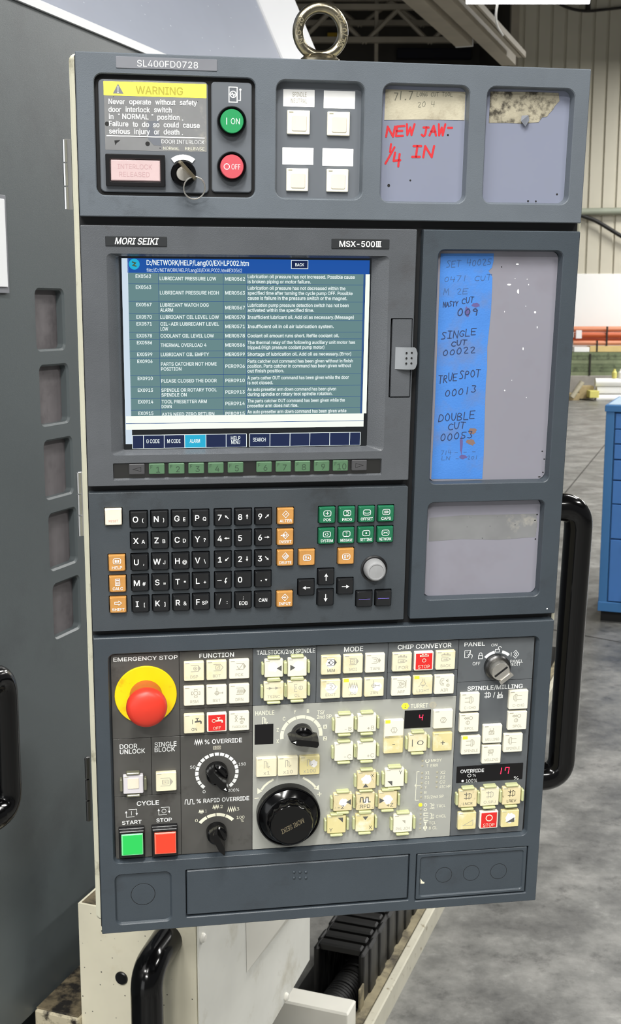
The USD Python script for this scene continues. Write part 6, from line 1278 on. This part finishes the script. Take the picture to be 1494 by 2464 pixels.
# trusses of the dark bay
for k, (Y, ya, yb, lab) in enumerate(((WALL + 1.5, 103, 24, 'dusty roof truss seen beside the eye bolt, nearer one'), (WALL + 3, 62, 4, 'dusty roof truss deep in the dark bay'))):
    z0, z1 = on_y(900, ya, Y)[2], on_y(900, yb, Y)[2]; x0, x1 = on_y(640, 50, Y)[0], xl - .05
    tr_ = Thing('roof_truss', lab, 'truss', o=((x0 + x1) / 2, Y, z0))
    for zz, w in ((z0, .10), (z1, .10)): obj('chord', wbox((0, 0, 0), np.eye(3), x0, x1, Y - .06, Y + .06, zz, zz + w, .005), 'beam_cream', tr_, world=True)
    nn = 7
    for i in range(nn):
        xa_, xb_ = x0 + (x1 - x0) * i / nn, x0 + (x1 - x0) * (i + 1) / nn
        obj('web_bar', tube([(xa_, Y, z0 if i % 2 else z1), (xb_, Y, z1 if i % 2 else z0)], .045, 6), 'beam_cream', tr_, world=True)
    obj('hanger', wbox((0, 0, 0), np.eye(3), x0, x0 + .08, Y - .04, Y + .04, z1, ZT, .005), 'truss_dark', tr_, world=True)
    obj('hanger', wbox((0, 0, 0), np.eye(3), x1 - .08, x1, Y - .04, Y + .04, z1, ZT, .005), 'truss_dark', tr_, world=True)
    obj('column', wbox((0, 0, 0), np.eye(3), on_y(902, 50, Y)[0], on_y(911, 50, Y)[0], Y + .07, Y + .2, 0, ZT, .01), 'beam_cream', tr_, world=True)
Y = WALL + 3.8
p, q = on_y(955, 140, Y), on_y(1100, 116, Y)
nv = Thing('navy_banner', 'dark navy banner across the far bay wall', 'banner', o=((p[0] + q[0]) / 2, Y, p[2])); obj('cloth', wbox((0, 0, 0), np.eye(3), p[0], q[0] + .3, Y, Y + .19, p[2], q[2], .01), 'navy_sheet', nv, world=True)
p, q = on_y(788, 96, Y), on_y(812, 78, Y)
nv = Thing('amber_sign', 'small amber sign seen through the eye bolt', 'sign', o=((p[0] + q[0]) / 2, Y, p[2])); obj('board', wbox((0, 0, 0), np.eye(3), p[0], q[0], Y, Y + .19, p[2], q[2], .01), 'amber_sign', nv, world=True)
# hanging strip lamp in view, with its white cord
LY = 12.0; p = on_y(1122, 9, LY); q = on_y(1290, 4, LY)
la_ = Thing('strip_lamp', 'bright white strip lamp hanging at the upper edge', 'lamp', o=((p[0] + q[0]) / 2, LY, p[2]))
obj('tube_cover', tube([(p[0], LY, p[2] + .03), (q[0] + .5, LY, p[2] + .03)], .03, 12), 'lamp_glow', la_, world=True)
obj('body', wbox((0, 0, 0), np.eye(3), p[0], q[0] + .5, LY - .05, LY + .05, p[2] + .05, p[2] + .12, .006), 'lamp_body', la_, world=True)
for xx in (p[0] + .1, q[0] + .3): obj('rod', tube([(xx, LY, p[2] + .11), (xx, LY, ZT)], .008, 6), 'lamp_body', la_, world=True)
cd = Thing('lamp_cord', 'white cord hanging from the strip lamp', 'cord', o=tuple(on_y(1195, 12, LY)))
obj('cord', tube(bend([on_y(1199, -8, LY), on_y(1192, 40, LY), on_y(1197, 66, LY), on_y(1211, 86, LY)], .2, 8), .010, 8), 'cable_white', cd, world=True, smooth=60)
# pipe along the wall and the hose below it
YP = WALL - .12; p = on_y(1405, 514, YP); q = on_y(1494, 511, YP); rp = .062
pp = Thing('conduit_pipe', 'grey-green pipe running along the ribbed wall', 'pipe', o=(p[0], YP, p[2])); obj('pipe', tube([(p[0] - 2.0, YP, p[2]), (p[0] + 5, YP, p[2] + .12)], rp, 16), 'pipe_grey', pp, world=True, smooth=60)
for xx in (p[0] - 1, p[0] + 3): obj('bracket', wbox((0, 0, 0), np.eye(3), xx, xx + .06, YP, WALL - .001, p[2] - .12, p[2], .004), 'pipe_grey', pp, world=True)
hb = Thing('hose', 'black hose sagging below the wall pipe', 'hose', o=(p[0], YP, p[2] - .1))
obj('hose', tube(bend([on_y(1380, 512, YP), on_y(1406, 521, YP), on_y(1432, 530, YP), on_y(1462, 548, YP), on_y(1500, 572, YP), on_y(1580, 600, YP), on_y(1680, 560, YP), on_y(1700, 512, YP)], .2, 6), .036, 10), 'cable_black', hb, world=True, smooth=60)
wc = Thing('wall_cable', 'thin dark cable slung high across the ribbed wall', 'cable', o=tuple(on_y(1400, 25, WALL - .05)))
obj('cable', tube(bend([on_y(1315, -20, WALL - .03), on_y(1345, 12, WALL - .03), on_y(1400, 29, WALL - .03), on_y(1494, 19, WALL - .03), on_y(1620, 5, WALL - .03)], .5, 6), .022, 6), 'strap_black', wc, world=True)
obj('junction_box', wbox((0, 0, 0), np.eye(3), on_y(1408, 20, WALL)[0], on_y(1418, 20, WALL)[0], WALL - .1, WALL + .02, on_y(1410, 28, WALL)[2], on_y(1410, 0, WALL)[2], .01), 'strap_black', wc, world=True)

# ---- stock piled against the wall
YS = D + .2
X_ = lambda px, py=880: on_y(px, py, YS)[0]
Zs = lambda py, px=1440: on_y(px, py, YS)[2]
XE = X_(1640)
def stock(name, label, cat, x0, y0, y1, m, dy=0.0, depth=.10, group=None, rnd_=True, x1=None):
    z0, z1 = Zs(y1), Zs(y0); r = (z1 - z0) / 2
    if rnd_: g = tube([(X_(x0), YS + dy, (z0 + z1) / 2), (x1 or XE, YS + dy, (z0 + z1) / 2)], r, 16)
    else: g = wbox((0, 0, 0), np.eye(3), X_(x0), x1 or XE, YS + dy - depth, YS + dy + depth, z0, z1, .006)
    o = obj(name, g, m, None, label, smooth=40, cat=cat, group=group); return o
zl = [905 - (905 - 848) * i / 6 for i in range(7)]
obj('pallet', wbox((0, 0, 0), np.eye(3), X_(1368), XE, YS + .15, YS + .6, 0, Zs(905), .01), 'carton_grey', None, 'grey timber base below the stack of green boards', cat='pallet')
for i in range(6): stock('board', ('lowest green board of the strapped stack, on the timber base', 'second green board from the bottom of the strapped stack', 'green board just below the middle of the strapped stack', 'green board just above the middle of the strapped stack', 'green board just below the top one of the stack', 'topmost green board, under the white and yellow bars')[i], 'board', 1371 + (i % 2) * 3, zl[i + 1] + .6, zl[i], 'green_board' if i % 3 else 'green_board_pale', .38, .22, rnd_=False)
stock('lumber', 'pale yellow timber bar between green boards and orange pipes', 'timber', 1424, 833.5, 847.5, 'lumber', .32, .12, rnd_=False)
stock('white_bar', 'short white bar under the left end of the orange pipes', 'bar', 1386, 836, 847.5, 'roll_white', .32, .12, rnd_=False, x1=X_(1423))
stock('steel_pipe', 'orange-pink steel pipe, lowest of the orange bundle', 'pipe', 1384, 820.5, 831.5, 'orange_pale', .24, rnd_=True)
stock('steel_pipe', 'dark orange steel pipe behind the lowest one in the bundle', 'pipe', 1387, 813, 825, 'orange_steel', .44)
stock('steel_pipe', 'bright orange steel pipe in the middle of the bundle', 'pipe', 1386, 800, 813.5, 'orange_steel', .26)
stock('steel_pipe', 'pale orange steel pipe on top of the bundle', 'pipe', 1386, 786, 800, 'orange_pale', .36)
for px_, y0, y1, lab in ((1424, 852, 904, 'dark strap round the green boards'), (1464, 786, 833, 'dark strap round the orange pipes'), (1441, 820, 847, 'short strap round the lowest pipe and timber')):
    dd = (.195 if px_ != 1424 else .140)
    obj('strap', wbox((0, 0, 0), np.eye(3), X_(px_ - 2), X_(px_ + 2), YS + dd, YS + dd + .025, Zs(y1), Zs(y0), .002), 'strap_black', None, lab, cat='strap')
obj('paper_tag', wbox((0, 0, 0), np.eye(3), X_(1389), X_(1403), YS + .200, YS + .215, Zs(815), Zs(795), .003), 'tag_white', None, 'white paper tag hanging on the orange pipes', cat='tag')
for x0, y0, y1, dy, lab in ((1426, 947, 964, -.30, 'white roll on the floor, lowest of the three'), (1430, 928, 946, -.22, 'white roll lying in the middle of the three'), (1425, 908, 927, -.26, 'white roll on top of the three')): stock('white_roll', lab, 'roll', x0, y0, y1, 'roll_white', dy, group='white rolls on the floor' if 0 else None)
for x0, x1_, m, lab in ((1464, 1476, 'roll_yellow', 'yellow-white small jug on the white rolls, left one'), (1479, 1492, 'roll_white', 'white small jug on the white rolls, right one')):
    xx = (X_(x0) + X_(x1_)) / 2; r = (X_(x1_) - X_(x0)) / 2; zz = Zs(908); v, f = lathe([(r * .9, 0), (r, .02), (r, .10), (r * .5, .13), (r * .45, .16), (0, .16)], n=20)
    obj('jug', (v + [xx, YS - .26, zz], f), m, None, lab, cat='jug')
def carton(x0, y0, x1, y1, m, lab, dy, name='carton', catg='box'):
    obj(name, wbox((0, 0, 0), np.eye(3), X_(x0), X_(x1), YS + dy, YS + dy + .25, Zs(y1), Zs(y0), .006), m, None, lab, cat=catg)
carton(1362, 944, 1387, 967, 'carton', 'tan carton on the floor at the edge of the console', -.32)
carton(1389, 927, 1424, 957, 'carton', 'larger tan carton left of the white rolls', -.22)
obj('cardboard_tube', tube([(X_(1366), YS - .42, Zs(952)), (X_(1390), YS - .40, Zs(915))], .045, 16), 'tape_cream', None, 'pale cardboard tube leaning on the cartons', cat='tube')
carton(1406, 936, 1428, 952, 'roll_yellow', 'yellowish packet beside the white rolls', -.50, 'packet', 'packet')

# ---- blue tool cabinet, square to the lathe
cp0 = on_z(1441, 1496, 0); cS = (cp0 - OL) @ E1
zc = Z(1280, 940, 4.1067)
cx0 = at_s(*zc(664, 1900), cS)[0]; cw = .76
CZ = lambda y: at_s(*zc(760, y), cS)[1]
cb_ = Thing('tool_cabinet', 'blue steel tool cabinet with drawers on a black base', 'cabinet', o=W(cS + .3, cx0 + cw / 2, 0), A=LA)
def cbx(t0, t1, d0, d1, z0, z1, c): return flip(lbox(cS + d0, cS + d1, cx0 + t0, cx0 + t1, z0, z1, c))
bz = CZ(2175)
obj('carcass', cbx(0, cw, .012, .62, bz, CZ(205), .004), 'cabinet_blue', cb_, world=True)
for t in (0, cw - .042): obj('front_stile', cbx(t, t + .042, -.012, .012, bz, CZ(205), .003), 'cabinet_blue', cb_, world=True)
obj('top_rail', cbx(-.006, cw + .006, -.016, .63, CZ(205), CZ(140), .004), 'cabinet_blue', cb_, world=True)
obj('top_mat', cbx(.01, cw - .01, 0, .61, CZ(140), CZ(140) + .004, .001), 'cabinet_top', cb_, 'pale top of the cabinet', world=True)
obj('plinth', cbx(.01, cw - .01, .03, .60, 0, bz, .004), 'cabinet_base', cb_, 'black base of the cabinet', world=True)
obj('bottom_rail', cbx(-.002, cw + .002, -.016, .012, bz, CZ(2085), .003), 'cabinet_blue', cb_, world=True)
for y0, y1 in ((222, 370), (380, 515), (528, 668), (684, 872), (888, 1108), (1120, 1452), (1468, 2072)):
    dr = obj('drawer', cbx(.048, cw - .048, -.010, .012, CZ(y1), CZ(y0), .003), 'cabinet_drawer', cb_, world=True)
    hz = CZ(y0 + (y1 - y0) * .86)
    obj('handle', cbx(.13, cw - .13, -.030, -.010, hz - .012, hz + .012, .004), 'cover_light', dr, 'pale handle', world=True)
    obj('label_holder', cbx(.135, .20, -.0115, -.010, hz + .02, hz + .04, .0005), 'dark_steel', dr, world=True)
